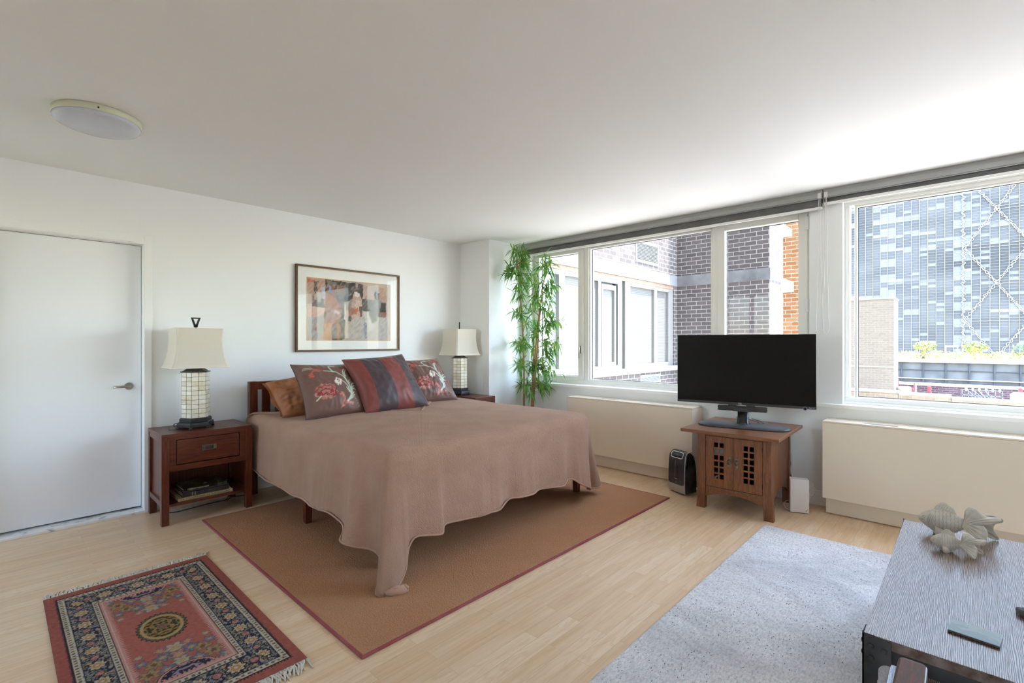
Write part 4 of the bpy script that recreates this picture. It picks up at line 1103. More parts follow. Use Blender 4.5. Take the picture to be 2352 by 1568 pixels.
# cluster centres: (across, height) in metres from the plant base, grouped by cane
CL = {0: [(-.09, 2.36, 3), (.035, 2.37, 2), (-.005, 2.25, 2), (-.16, 2.19, 3), (-.215, 2.10, 3), (-.13, 2.12, 2), (.03, 2.13, 2), (-.05, 2.05, 2), (-.075, 1.98, 2), (-.12, 1.90, 2), (.02, 1.97, 2), (-.06, 1.63, 2), (.01, 1.53, 1), (-.09, 1.66, 1),
          (-.07, 1.31, 3), (-.01, 1.32, 2), (-.11, 1.28, 2), (-.05, 1.07, 3), (-.10, 1.05, 2), (-.05, .79, 2), (.03, .83, 1), (-.02, 2.30, 2), (-.13, 2.24, 2)],
      1: [(.16, 2.21, 3), (.23, 2.25, 2), (.30, 2.17, 2), (.115, 2.0, 3), (.34, 1.96, 3), (.28, 1.90, 2), (.13, 1.86, 2), (.29, 1.82, 2), (.10, 1.78, 2), (.06, 1.69, 2), (.18, 1.74, 2), (.26, 1.68, 2)],
      2: [(.31, 1.57, 3), (.39, 1.55, 2), (.09, 1.57, 2), (.17, 1.48, 2), (.30, 1.47, 2), (.08, 1.42, 2), (.25, 1.32, 2), (.25, 1.23, 2), (.37, 1.33, 1), (.33, 1.18, 2), (.39, 1.27, 2)],
      3: [(.09, 1.25, 1), (.09, 1.08, 2), (.21, 1.08, 1), (.30, 1.10, 1), (.22, 1.04, 2), (.30, .98, 2), (.33, 1.03, 1), (.09, 1.0, 2), (.07, .75, 1), (.12, .82, 2), (.21, .86, 2), (.25, .78, 2), (.30, .83, 1)]}
SHP = [((-.03, 0, .2), (.0, .0, .8), (-.02, -.01, 1.55), (-.11, 0, 2.36), .013, .006), ((.05, .02, .2), (.10, .02, .9), (.12, .03, 1.5), (.245, .02, 2.19), .012, .005),
       ((.075, -.02, .2), (.10, -.02, .8), (.14, .0, 1.3), (.19, .02, 1.80), .011, .005), ((.06, .05, .2), (.07, .05, .6), (.09, .04, 1.0), (.10, .03, 1.42), .010, .004)]
for k in range(4):
    co_, P = cane(*SHP[k])
    m, tm = MB(), MB()
    for (ax_, hz, wt) in CL[k]:
        best = min(P, key=lambda p: abs(p.z - (hz - .05)) )
        dep = (rl.random() - .5) * .30
        dep = max(-.45, min(dep, (.15 - .685 * ax_) / .7288, (.20 + .7288 * ax_) / .685))
        tipp = R0 * (ax_ - .005) + F0 * dep + V((0, 0, hz))
        for q in range(wt + 1):
            jit = V(((rl.random() - .5) * .13, (rl.random() - .5) * .13, (rl.random() - .5) * .11)) * (1 if q else .3)
            tq = tipp + jit
            tq.x = min(tq.x, .17); tq.y = min(tq.y, .20)
            spray(m, tm, best, tq, 11, .126, .75)
    m.build('foliage', leafmat, pl, recalc=False); tw_ = tm.build('twigs', bark, co_); tw_['kind'] = 'stuff'; m_ = bpy.data.objects[-1] if False else None

# ------------------------------------------------------------------ air-conditioner covers
def ac(y0, y1, label, slots):
    t = thing('radiator_cover', label, 'radiator cover', (4.385, (y0 + y1) / 2, 0), 0, 'cream covers under the windows')
    yc = (y0 + y1) / 2; a, b = y0 - yc, y1 - yc
    xf, xb = 4.272 - 4.385, XW - .0125 - 4.385
    MB().box(xf, xf + .018, a, b, .128, .694, .0015).build('front_panel', M['ac'], t)
    for e in (a, b - .018): MB().box(xf + .020, xb, e, e + .018, .128, .694, .001).build('side_panel', M['ac'], t)
    MB().box(xf + .001, xb, a + .0005, b - .0005, .6955, .707, .0015).build('top', M['ac'], t)
    MB().box(xf + .062, xb, a + .03, b - .012, 0.004, .127).build('plinth', M['ac'], t)
    for (s0, s1, dx, dark) in slots:
        g = MB()
        g.box(xf + dx, xf + dx + .02, s0 - yc, s1 - yc, .7068, .7082)
        g.build('control_slot' if dark else 'grille', M['acslot'] if dark else M['acgrille'], t)
    return t
ac(1.80, 3.19, 'cream radiator cover beneath the bedside window behind the foot of the bed', [(2.64, 2.80, .07, True), (1.92, 2.60, .075, False)])
ac(-1.25, .802, 'cream radiator cover at right behind the coffee table', [(.36, .55, .05, True), (-.75, .28, .07, False)])

# ------------------------------------------------------------------ tv cabinet
cb = thing('tv_cabinet', 'brown oak cabinet with two lattice doors standing under the television', 'cabinet', (4.10, 1.305, 0), math.radians(-88))
# local: x to the right along the front, -y is the front
MB().box(-.345, .345, -.435, .345, .606, .630, .004).build('top', M['oakx'] if False else wood('oak_top', '55301a', '7c4c2c', '97653f', (1.2, 18, 18), .33, ns=5, bump=.1), cb)
FX, FY = .262, -.285
def legp(x0, x1, y0, y1, s):
    m = MB(); e = .014 * s
    m.loft([[(x0 - e, y0, 0), (x1 - e * .4, y0, 0), (x1 - e * .4, y1, 0), (x0 - e, y1, 0)] if s > 0 else [(x0 + .014 * .4, y0, 0), (x1 + .014, y0, 0), (x1 + .014, y1, 0), (x0 + .014 * .4, y1, 0)],
            [(x0, y0, .25), (x1, y0, .25), (x1, y1, .25), (x0, y1, .25)], [(x0, y0, .606), (x1, y0, .606), (x1, y1, .606), (x0, y1, .606)]], smooth=False)
    return m
for x0, s in ((-FX, 1), (FX - .056, -1)):
    for y0 in (FY, .28): legp(x0, x0 + .056, y0, y0 + .045, s).build('leg', M['oakv'], cb)
def arch(a, b, zt, zs, rise, n=14):
    P = [(a, zt), (b, zt), (b, zs)]
    for k in range(1, n): P.append((b + (a - b) * k / n, zs + rise * math.sin(PI * k / n) ** .8))
    P.append((a, zs)); return P
MB().prism(arch(-FX + .056, FX - .056, .176, .095, .042), 'y', FY + .006, FY + .026).build('apron', M['oak'], cb)
for s in (-1, 1):
    MB().prism(arch(FY + .045, .28, .606, .095, .085), 'x', s * (FX - .028) - .009 + .012 * s, s * (FX - .028) + .009 + .012 * s).build('side_panel', M['oakv'], cb)
MB().box(-FX + .05, FX - .05, FY + .045, .30, .165, .18).build('floor_panel', M['oak'], cb)
MB().box(-FX + .05, FX - .05, .298, .31, .165, .60).build('back_panel', M['oak'], cb)
MB().box(-FX + .056, FX - .056, FY + .006, FY + .03, .572, .606, .001).build('top_rail', M['oak'], cb)
DZ0, DZ1 = .180, .570
for s in (-1, 1):
    x0, x1 = (-FX + .059, -.0015) if s < 0 else (.0015, FX - .059)
    lx0, lx1 = (x0 + .056, x0 + .056 + .082) if s < 0 else (x0 + .066, x0 + .066 + .082)
    lz0, lz1 = DZ0 + .058, DZ1 - .042
    m = MB(); ya, yb = FY + .003, FY + .022
    m.box(x0, lx0, ya, yb, DZ0, DZ1, .001).box(lx1, x1, ya, yb, DZ0, DZ1, .001).box(lx0, lx1, ya, yb, DZ0, lz0, .0).box(lx0, lx1, ya, yb, lz1, DZ1, .0)
    dr = m.build('door', M['oakx'], cb)
    m = MB(); cw, chh = (lx1 - lx0), (lz1 - lz0)
    for k in (0, 1, 2): xx = lx0 + cw * k / 2; m.box(xx - .005, xx + .005, ya + .004, yb - .004, lz0, lz1)
    for k in range(7): zz = lz0 + chh * k / 6; m.box(lx0, lx1, ya + .0045, yb - .0045, zz - .006, zz + .006)
    m.build('lattice', M['oakx'], dr)
    px = -.026 if s < 0 else .026; pz = .388
    h = MB().box(px - .011, px + .011, ya - .003, ya, pz - .052, pz + .042, .001).box(px - .015, px + .015, ya - .0035, ya, pz + .002, pz + .024, .001)
    h.lathe([(.010, 0), (.009, .006), (.004, .009)], M=basis((px, ya - .002, pz + .014), (1, 0, 0), (0, 0, 1), (0, -1, 0)), seg=14)
    h = h.build('pull_plate', M['bronze'], dr)
    MB().torus((px, ya - .012, pz - .002), .0165, .0034, 'y', 24, 8).build('ring', M['bronze'], h)
    hx = x0 if s < 0 else x1
    for hz in (DZ0 + .06, DZ1 - .06): MB().tube([(hx, ya - .002, hz - .018), (hx, ya - .002, hz + .018)], .0032, 8).build('hinge', M['black'], dr)
cbx = MB().box(-.17, -.05, -.245, -.11, .43, .468, .004)
tag(cbx.build('media_box', plain('grey_media_box', '9a9a9c', .4)), 'small grey media box inside the cabinet seen through the left lattice', 'box')
mb = bpy.data.objects['media_box']; mb.location = (4.10, 1.305, 0); mb.rotation_euler = (0, 0, math.radians(-88))
MB().box(-FX + .05, FX - .05, FY + .05, .297, .42, .428).build('shelf', M['oak'], cb)

# ------------------------------------------------------------------ television
tv = thing('television', 'black flat television on a pedestal standing on the oak cabinet', 'television', (4.045, 1.300, .630), math.radians(-78.4))
TW, TH = .495, .556
tb = MB().box(-TW, TW, -.022, .010, .172, .172 + TH, .003).box(-TW + .08, TW - .08, .010, .045, .19, .50, .012)
tb.build('casing', M['black'], tv)
MB().box(-TW + .005, TW - .005, -.0232, -.0215, .172 + .020, .172 + TH - .005, .0006).build('screen', plain('dark_glass_screen', '050506', .16, var=.0, spec=.35), tv)
MB().box(-TW + .004, TW - .004, -.0236, -.0215, .1725, .1915, .0006).build('lower_bezel', plain('charcoal_bezel', '26262a', .3), tv)
text_mesh('logo', 'TCL', .0155, plain('pale_logo', 'c9c9cc', .3), tv, basis((-.030, -.0238, .178), (1, 0, 0), (0, 0, 1), (0, -1, 0)), .0002, 'LEFT', .0006)
text_mesh('logo', 'Roku TV', .010, bpy.data.materials['pale_logo'], tv, basis((TW - .048, -.0238, .179), (1, 0, 0), (0, 0, 1), (0, -1, 0)), .0002)
MB().lathe([(.0125, 0), (.0125, .004), (.009, .006)], M=basis((TW - .072, -.020, .176), (1, 0, 0), (0, 0, 1), (0, -1, 0)), seg=24).build('sensor', plain('violet_ringed_sensor', '1c1524', .25), tv)
MB().torus((TW - .072, -.0245, .176), .0122, .0014, 'y', 28, 6).build('sensor_ring', plain('lilac_ring', '9a8fb0', .3), bpy.data.objects['sensor'])
bs = MB()
def stadium(hx, hy, z, n=12):
    P = []
    for k in range(n + 1): a = -PI / 2 + PI * k / n; P.append((hx - hy + hy * math.cos(a), hy * math.sin(a), z))
    for k in range(n + 1): a = PI / 2 + PI * k / n; P.append((-hx + hy + hy * math.cos(a), hy * math.sin(a), z))
    return P
bs.loft([stadium(.330, .128, .0), stadium(.335, .133, .005), stadium(.330, .128, .013), stadium(.310, .108, .021), stadium(.28, .08, .0255), stadium(.22, .03, .027)])
bs.build('base', M['blackmatte'], tv)
MB().lathe([(.062, .024), (.050, .030), (.047, .036), (.046, .075), (.043, .078), (.041, .080), (.041, .150)], seg=32, sy=.85).build('column', plain('glossy_black_column', '0c0c0e', .15), tv)
bp = basis((0, -.062, .138), (1, 0, 0), (0, 1, 0), (0, 0, 1))
MB().box(-.175, .175, -.055, -.018, .128, .167, .006, seg=3).build('cross_bar', M['blackmatte'] if False else plain('black_cloth_bar', '131316', .6), tv)
MB().prism([(.05 * math.cos(PI * k / 12) * 1.3, .126 + .022 * math.sin(PI * k / 12)) for k in range(13)], 'y', -.058, -.02).build('bar_arch', M['blackmatte'], tv)
MB().box(-.10, -.045, -.03, .01, .165, .176).box(.03, .09, -.03, .01, .165, .176).build('bracket', M['black'], tv)
vc = MB().tube([(.04, .03, .06), (.075, .05, .045), (.10, .08, .035), (.115, .10, .012), (.12, .13, .004)], .003, 6).tube([(.06, .04, .062), (.11, .08, .045), (.145, .11, .02), (.15, .13, .004)], .003, 6)
vc.build('cable', M['black'], tv)

# ------------------------------------------------------------------ air purifier
ap = thing('fan_heater', 'black and silver rounded fan heater on floor left of the oak cabinet', 'heater', (4.065, 1.80, 0), math.radians(-111))
AW = .098
def prof(k, n=16):      # side profile (y depth, z): front then over the top to the back
    pts = [(-.062, .012), (-.069, .06), (-.071, .12), (-.070, .20), (-.066, .27), (-.058, .325), (-.044, .352), (-.024, .364), (.004, .362), (.028, .345), (.050, .305), (.064, .24), (.071, .16), (.072, .08), (.068, .012)]
    return pts
P = prof(0)
def shell(x0, x1, shrink0, shrink1, ins=0.):
    c = (0, .16)
    def sc(p, s): return (c[0] + (p[0] - c[0]) * s, c[1] + (p[1] - c[1]) * (1 - (1 - s) * .5))
    rings = []
    for x, s in ((x0, shrink0), (x0 + .012, (shrink0 + 1) / 2 + .03), (x0 + .022, 1.), (x1 - .022, 1.), (x1 - .012, (shrink1 + 1) / 2 + .03), (x1, shrink1)):
        s = min(s, 1.0); rings.append([(x, *sc(p, s)) for p in P])
    return rings
m = MB(); m.loft(shell(-AW, AW, .86, .86)); m.build('body', plain('black_gloss_shell', '08080a', .22), ap)
def fy(z):              # front surface depth at height z
    q = P[:8]
    for a, b in zip(q[:-1], q[1:]):
        if a[1] <= z <= b[1]: return a[0] + (b[0] - a[0]) * (z - a[1]) / (b[1] - a[1])
    return q[-1][0]
def facep(x0, x1, z0, z1, off, nz=14, r=.02):
    def fn(u, v):
        z = z0 + (z1 - z0) * v
        e = min(v, 1 - v) * (z1 - z0); k = r - math.sqrt(max(0, r * r - (r - min(r, e)) ** 2)) if e < r else 0
        return (x0 + k + (x1 - x0 - 2 * k) * u, fy(z) - off, z)
    return MB().grid(8, nz * 2, fn)
facep(-AW + .006, AW - .006, .014, .10, .0018, r=.006).build('lower_panel', M['silver'], ap)
facep(-AW + .009, AW - .010, .082, .345, .0030, 18, r=.018).build('front_panel', plain('smoked_black_panel', '26272a', .22), ap)
t_ = MB(); t_.tube([(AW - .004, p[0] - .001, p[1]) for p in P[0:11]], .0036, 8); t_.build('chrome_trim', M['silver'], ap)
def loopz(x0, x1, z0, z1, r, off):
    L = []
    for cx_, cz_, a0 in ((x1 - r, z1 - r, 0), (x0 + r, z1 - r, PI / 2), (x0 + r, z0 + r, PI), (x1 - r, z0 + r, 1.5 * PI)):
        for k in range(6): a = a0 + PI / 2 * k / 5; L.append((cx_ + r * math.cos(a), cz_ + r * math.sin(a)))
    L.append(L[0]); return [(x, fy(z) - off, z) for x, z in L]
MB().tube(loopz(-.066, .066, .306, .354, .02, .004), .0034, 8).build('control_ring', M['chrome'], ap)
MB().box(-.02, .006, -.058, -.050, .333, .338, .001).build('display', M['black'], ap)
MB().tube([(-.012, fy(z) - .0032, z) for z in (.145, .17, .20, .23, .26, .285)], .0028, 6).build('water_window', plain('brown_translucent_strip', '6f6159', .25), ap)
MB().box(-.018, .012, -.0745, -.0735, .128, .1315).box(-.006, .006, -.0745, -.073, .098, .101).build('marks', plain('pale_print', 'a8a29c', .5), ap)
MB().tube([(-.02, .07, .05), (.02, .11, .05), (.06, .16, .03), (.07, .24, .006), (.06, .32, .004)], .0035, 6).tube([(0, .07, .03), (.06, .12, .012), (.07, .18, .004), (.04, .28, .004)], .0035, 6).build('power_lead', M['black'], ap)

# ------------------------------------------------------------------ white modem and power strip
rt = thing('modem', 'upright white modem box on the floor right of the oak cabinet', 'modem', (4.178 + .033, .933 + .012, 0), math.radians(-68.8))
MB().box(-.0625, .0625, -.034, .034, .004, .256, .004, seg=3).build('case', M['white'], rt)
MB().box(-.058, .058, -.030, .030, .0, .005).build('foot', M['black'], rt)
MB().lathe([(.003, 0), (.003, .0006)], M=basis((-.052, -.034, .242), (1, 0, 0), (0, 0, 1), (0, -1, 0)), seg=12).build('status_light', plain('small_white_light', 'ffffff', .3), rt)
ck = MB().prism([(.040, .026), (.044, .021), (.052, .036), (.0545, .036), (.0445, .016), (.038, .026)], 'y', -.0346, -.0338)
ck.build('tick_mark', plain('red_tick', 'a4242c', .4), rt)
k_ = MB()
k_.tube([(.06, .02, .24), (.10, .05, .21), (.118, .06, .16), (.10, .06, .12), (.07, .05, .105)], .0022, 6)
k_.tube([(.055, .034, .20), (.078, .045, .16), (.082, .05, .12), (.072, .05, .07), (.06, .04, .05)], .003, 6)
k_.tube([(-.05, .03, .075), (-.085, .02, .068), (-.10, .012, .045), (-.09, .0, .02), (-.06, -.01, .006)], .0024, 6)
k_.tube([(.062, .03, .05), (.070, .04, .025), (.068, .05, .006)], .003, 6)
k_.build('cable', plain('grey_white_cable', 'cfcac4', .5), rt)
ps = thing('power_strip', 'white vertical power strip on the wall behind oak cabinet with black plug', 'power strip', (XW, 1.075, .27))
MB().box(-.030, -.013, -.022, .022, -.115, .125, .003).build('strip', M['white'], ps)
MB().box(-.042, -.0305, -.016, .016, .015, .05, .003).tube([(-.04, 0, .02), (-.055, -.008, -.02), (-.06, -.022, -.06), (-.055, -.02, -.11), (-.05, 0, -.16), (-.06, .03, -.24)], .0045, 8).build('plug_lead', M['black'], ps)

# ------------------------------------------------------------------ coffee table and things on it
TZ, X0, X1, Y0, Y1 = .43, 1.785, 3.045, -.42, .228
ct = thing('coffee_table', 'dark wood topped coffee table with riveted black metal legs', 'table', ((X0 + X1) / 2, (Y0 + Y1) / 2, 0))
hx, hy = (X1 - X0) / 2, (Y1 - Y0) / 2
MB().box(-hx, hx, -hy, hy, TZ - .0015, TZ).build('top', M['ttop'], ct)
MB().box(-hx, hx, -hy, hy, TZ - .030, TZ - .0016, .001).build('edge', M['tedge'], ct)
rl_ = MB()
for q in ((-hx + .03, hx - .03, -hy + .012, -hy + .030), (-hx + .03, hx - .03, hy - .030, hy - .012), (-hx + .012, -hx + .03, -hy + .03, hy - .03), (hx - .03, hx - .012, -hy + .03, hy - .03)):
    rl_.box(q[0], q[1], q[2], q[3], TZ - .075, TZ - .031, .001)
rl_.build('rail', M['blackmetal'], ct)
MB().box(-hx + .02, hx - .02, -hy + .02, hy - .02, .10, .122, .002).build('shelf', M['ttop'], ct)
for sx in (-1, 1):
    for sy in (-1, 1):
        x, y = sx * hx, sy * hy; e = .004
        m = MB()
        def plate(f):   # plate outline: (distance from corner, z)
            P = [(0, 0), (0, TZ + .006), (.004, TZ + .008), (.068, TZ - .022), (.070, TZ - .075), (.062, TZ - .085)]
            for k in range(7): a = PI / 2 * k / 6; P.append((.062 - .022 * math.sin(a), TZ - .107 + .022 * math.cos(a)))
            P += [(.038, TZ - .14), (.038, 0)]
            return P
        pp = [(0, .0), (0, TZ - .001), (.010, TZ - .001), (.068, TZ - .005), (.070, TZ - .068), (.066, TZ - .074)]
        for k in range(7): a = PI / 2 * k / 6; pp.append((.064 - .026 * math.sin(a), TZ - .100 + .026 * math.cos(a)))
        pp += [(.038, TZ - .125), (.036, TZ - .126), (.036, 0)]
        m.prism([(y - sy * (p[0] - e), p[1]) for p in pp], 'x', x, x + sx * e)
        m.prism([(x - sx * (p[0] - e), p[1]) for p in pp], 'y', y, y + sy * e)
        m.box(min(x, x + sx * e), max(x, x + sx * e), min(y, y + sy * e), max(y, y + sy * e), TZ - .001, TZ + .005, .001)
        lg = m.build('leg', M['blackmetal'], ct)
        for (dd, dz) in ((.017, .032), (.048, .036), (.018, .067)):
            r_ = MB(); dome = [(.0075, 0), (.0068, .003), (.004, .005), (.001, .0056)]
            r_.lathe(dome, M=basis((x + sx * e, y - sy * dd, TZ - dz), (0, 1, 0), (0, 0, 1), (sx, 0, 0)), seg=14)
            r_.build('rivet', M['blackmetal'], lg)
            r_ = MB(); r_.lathe(dome, M=basis((x - sx * dd, y + sy * e, TZ - dz), (1, 0, 0), (0, 0, 1), (0, sy, 0)), seg=14)
            r_.build('rivet', M['blackmetal'], lg)

cst = thing('coaster', 'thin rectangular coaster with pale blue map lying on the coffee table', 'coaster', (1.995, -.014, TZ), math.radians(-6))
MB().box(-.043, .043, -.056, .056, 0, .007, .003).build('cork_base', plain('dark_cork', '3c2418', .8, var=.1, vs=80), cst)
def map_mat():
    g = N('pale_blue_map'); o = g.obj()
    a = g.noise(g.map(o, (26, 16, 1), loc=(1.2, .4, 0)), 1, 5, .55).outputs[0]
    x = g.n('SeparateXYZ', Vector=o).outputs[0]
    f = g.math('MULTIPLY_ADD', x, 4.2, a)
    return g.done(g.ramp(f, [(.0, H('93a6ab')), (.49, H('95a7ab')), (.5, H('aab6b3')), (.62, H('aeb9b5')), (.63, H('9fb0b2'))], 'CONSTANT'), .3)
MB().box(-.043, .043, -.056, .056, .007, .0085, .0006).build('printed_top', map_mat(), cst)
rm = thing('remote_control', 'black remote control at right edge of the coffee table', 'remote control', (2.262, -.205, TZ), math.radians(197))
MB().loft([[(x * w, y, z) for x, z in ((-1, .004), (-.8, .0), (.8, .0), (1, .004), (1, .012), (.7, .019), (-.7, .019), (-1, .012))] for y, w in ((-.095, .012), (-.088, .019), (-.05, .022), (.06, .023), (.088, .021), (.096, .014))]).build('body', M['black'], rm)
bt = plain('grey_rubber_button', '5e6270', .5)
for r in range(7):
    for c in (-1, 0, 1): MB().lathe([(.0045, .0185), (.0042, .0205), (.003, .021)], c=(c * .0125, -.075 + r * .022), seg=10).build('button', bt, rm)

# fish
def fish(loc, rz, s, label, name='fish_figurine', small=False):
    """local x runs from the tail (0) to the mouth (negative x is the head), scaled by s"""
    t = thing(name, label, 'figurine', loc, rz, 'pale stoneware fish figurines')
    st = [(-.130, .058, .004, .004), (-.127, .059, .011, .009), (-.118, .060, .021, .015), (-.104, .060, .033, .022), (-.085, .059, .045, .029), (-.062, .058, .054, .034), (-.038, .057, .054, .034), (-.015, .058, .046, .029), (.004, .061, .034, .021), (.020, .065, .024, .014), (.034, .069, .018, .010)]
    def pro(x):
        for a, b in zip(st[:-1], st[1:]):
            if a[0] <= x <= b[0]:
                k = (x - a[0]) / (b[0] - a[0]); k = k * k * (3 - 2 * k) if False else k
                return [a[i] + (b[i] - a[i]) * k for i in range(1, 4)]
        return list(st[0][1:] if x < st[0][0] else st[-1][1:])
    nu, nv = 110, 72
    def body(u, v):
        x = -.130 + .164 * u; a = 2 * PI * v
        zc, hh, hw = pro(x)
        y, z = hw * math.cos(a), hh * math.sin(a)
        d = 0.
        if -.078 < x < .012:                              # scales: raised arcs in staggered rows
            rowl = .0125; i = math.floor((x + .078) / rowl); f = (x + .078) / rowl - i
            col = a * 8 / PI + (.5 if i % 2 else 0); g = col - math.floor(col) - .5
            edge = f + 1.3 * g * g
            d -= .0026 * (1 - min(1, abs(edge - .55) * 3.6))
            d += .0014 * math.cos(g * PI) * (1 - f)
        for gx in (-.098, -.092, -.085):                  # gill arcs
            if abs(y) > .004: d -= .0034 * math.exp(-((x - gx - .16 * (z / .04) ** 2 * .1 + .0) / .0016) ** 2) * (1 if abs(z) < .030 else 0)
        if x < -.112 and abs(z + .004) < .0022: d -= .006  # mouth slit
        n_ = V((0, y / max(hw, .001), z / max(hh, .001))); n_ = n_.normalized() if n_.length > 0 else n_
        return (x * s, (y + n_.y * d) * s, (zc + z + n_.z * d) * s)
    m = MB().grid(nu, nv, body); bmesh.ops.remove_doubles(m.bm, verts=m.bm.verts, dist=1e-5 * s)
    m.build('body', M['fish'], t)
    for sy in (-1, 1):                                    # eyes
        e = MB().torus((-.110 * s, sy * .0185 * s, .070 * s), .0088 * s, .0024 * s, 'y', 20, 8)
        e.lathe([(.006 * s, 0), (.0055 * s, .002 * s), (.003 * s, .0035 * s), (.0005 * s, .004 * s)], M=basis((-.110 * s, sy * .0165 * s, .070 * s), (1, 0, 0), (0, 0, sy), (0, sy, 0)), seg=16)
        e.build('eye', M['fish'], t)
    def sheet(pin, pout, th, ridges, curl, bend, nm, n=(26, 22), amp=.0012):
        """fin between an inner edge curve and an outer edge curve with ridges running inner to outer"""
        def P(c, u):
            k = u * (len(c) - 1); i = min(int(k), len(c) - 2); f = k - i
            a, b, e, d = V(c[max(0, i - 1)]), V(c[i]), V(c[i + 1]), V(c[min(len(c) - 1, i + 2)])
            return .5 * (2 * b + (e - a) * f + (2 * a - 5 * b + 4 * e - d) * f * f + (3 * b - a - 3 * e + d) * f ** 3)
        def fn(side):
            def g(u, v):
                a, b = P(pin, u), P(pout, u); p = a.lerp(b, v)
                p = p + V(bend) * math.sin(PI * v) + V(curl) * v * v
                r = amp * math.sin(u * ridges * 2 * PI) * min(1, v * 3) * min(1, (1.02 - v) * 8)
                e = min(1, min(u, 1 - u) * 10 + .15) * min(1, (1 - v) * 6 + .25)
                p.y += side * (th * (1 - .55 * v) * e) + r
                return p * s
            return g
        m = MB(); A = fn(1); B = fn(-1)
        nu_, nv_ = n
        R1 = [[m.bm.verts.new(A(i / nu_, j / nv_)) for i in range(nu_ + 1)] for j in range(nv_ + 1)]
        R2 = [[m.bm.verts.new(B(i / nu_, j / nv_)) for i in range(nu_ + 1)] for j in range(nv_ + 1)]
        for R in (R1, R2):
            for j in range(nv_):
                for i in range(nu_): m.bm.faces.new((R[j][i], R[j][i + 1], R[j + 1][i + 1], R[j + 1][i])).smooth = True
        for j in range(nv_):
            for i in (0, nu_): m.bm.faces.new((R1[j][i], R1[j + 1][i], R2[j + 1][i], R2[j][i])).smooth = True
        for i in range(nu_):
            for j in (0, nv_): m.bm.faces.new((R1[j][i], R1[j][i + 1], R2[j][i + 1], R2[j][i])).smooth = True
        return m.build(nm, M['fish'], t)
    # dorsal fin
    sheet([(-.082, 0, .100), (-.06, 0, .108), (-.035, 0, .107), (-.008, 0, .096)], [(-.072, 0, .122), (-.054, 0, .142), (-.038, 0, .141), (-.026, 0, .132), (-.012, 0, .122), (-.001, 0, .094)], .006, 9, (0, 0, 0), (0, 0, 0), 'dorsal_fin')
    # tail: near upper sweep, near lower lobe, far lobes
    q = -1
    sheet([(.012, q * .006, .058), (.016, q * .009, .070), (.020, q * .006, .086)], [(.085, q * .030, .088), (.118, q * .022, .096), (.134, q * .018, .112), (.126, q * .010, .120), (.090, q * .006, .116), (.062, q * .008, .138), (.040, q * .010, .146), (.024, q * .006, .128)], .010, 6, (0, q * .004, 0), (-.002, q * .014, .006), 'tail_fin', (44, 24))
    sheet([(.022, q * .006, .078), (.018, q * .010, .066), (.010, q * .008, .054)], [(.080, q * .030, .082), (.092, q * .040, .058), (.088, q * .050, .026), (.078, q * .056, .004), (.062, q * .050, .004), (.050, q * .040, .020), (.036, q * .026, .038)], .009, 7, (0, q * .004, 0), (.004, q * .016, 0), 'tail_fin', (44, 24))
    sheet([(.020, .004, .082), (.026, .006, .070), (.022, .006, .058)], [(.112, .030, .112), (.140, .036, .104), (.142, .040, .088), (.120, .042, .074), (.116, .050, .046), (.132, .060, .014), (.128, .062, .003), (.104, .052, .008), (.080, .040, .030)], .009, 6, (0, .006, 0), (.004, .020, .004), 'tail_fin', (44, 24))
    for sy in (-1, 1):                                    # small fins it stands on
        sheet([(-.074, sy * .020, .042), (-.062, sy * .024, .036), (-.05, sy * .022, .034)], [(-.076, sy * .036, .010), (-.064, sy * .042, .001), (-.046, sy * .040, .001), (-.034, sy * .034, .008)], .007, 4, (0, 0, 0), (0, sy * .006, .004), 'side_fin', (16, 12))
    MB().lathe([(.020 * s, .001 * s), (.022 * s, .008 * s), (.016 * s, .026 * s)], c=(-.05 * s, 0), seg=18, sx=1.5, sy=.8).build('belly_foot', M['fish'], t)
    return t
fish((2.93, .035, TZ), math.radians(-88), 1.02, 'larger pale stoneware fish standing at the back of the coffee table')
fish((2.715, .034, TZ), math.radians(-84), .64, 'smaller pale stoneware fish standing in front of the larger one')

# ------------------------------------------------------------------ armchair at the table (only one arm reaches into view)
ch = thing('armchair', 'glossy red-brown wooden chair arm at the bottom of the photo before coffee table', 'chair', (.93, -.21, 0))
for y0 in (.258, -.31):
    a = MB().loft([[(-.30, y0 + .0, .60), (-.30, y0 + .075, .60), (-.30, y0 + .075, .624), (-.30, y0, .624)], [(.2, y0 + .012, .598), (.2, y0 + .064, .598), (.2, y0 + .064, .622), (.2, y0 + .012, .622)],
                   [(.41, y0 + .014, .596), (.41, y0 + .062, .596), (.41, y0 + .062, .620), (.41, y0 + .014, .620)], [(.418, y0 + .020, .599), (.418, y0 + .056, .599), (.418, y0 + .056, .617), (.418, y0 + .020, .617)]], smooth=False)
    bmesh.ops.bevel(a.bm, geom=[e for e in a.bm.edges if abs((e.verts[0].co - e.verts[1].co).x) > .05 or True], offset=.005, segments=3, profile=.5, affect='EDGES')
    a.build('arm', M['redwood'], ch)
    for xx in (-.27, .26): MB().box(xx, xx + .045, y0 + .015, y0 + .06, 0, .60, .004).build('leg', M['redwood'], ch)
MB().box(-.27, .30, -.25, .28, .36, .40, .008).build('seat_frame', M['redwood'], ch)
MB().box(-.25, .29, -.245, .275, .40, .47, .03, seg=4).build('seat_cushion', plain('oatmeal_seat_fabric', 'b8ab98', .9), ch)
for z0 in (.56, .67, .77): MB().box(-.31, -.285, -.25, .28, z0, z0 + .05, .004).build('back_rail', M['redwood'], ch)
for y0 in (.285, -.295): MB().box(-.315, -.275, y0, y0 + .035, .58, .84, .004).build('back_post', M['redwood'], ch)
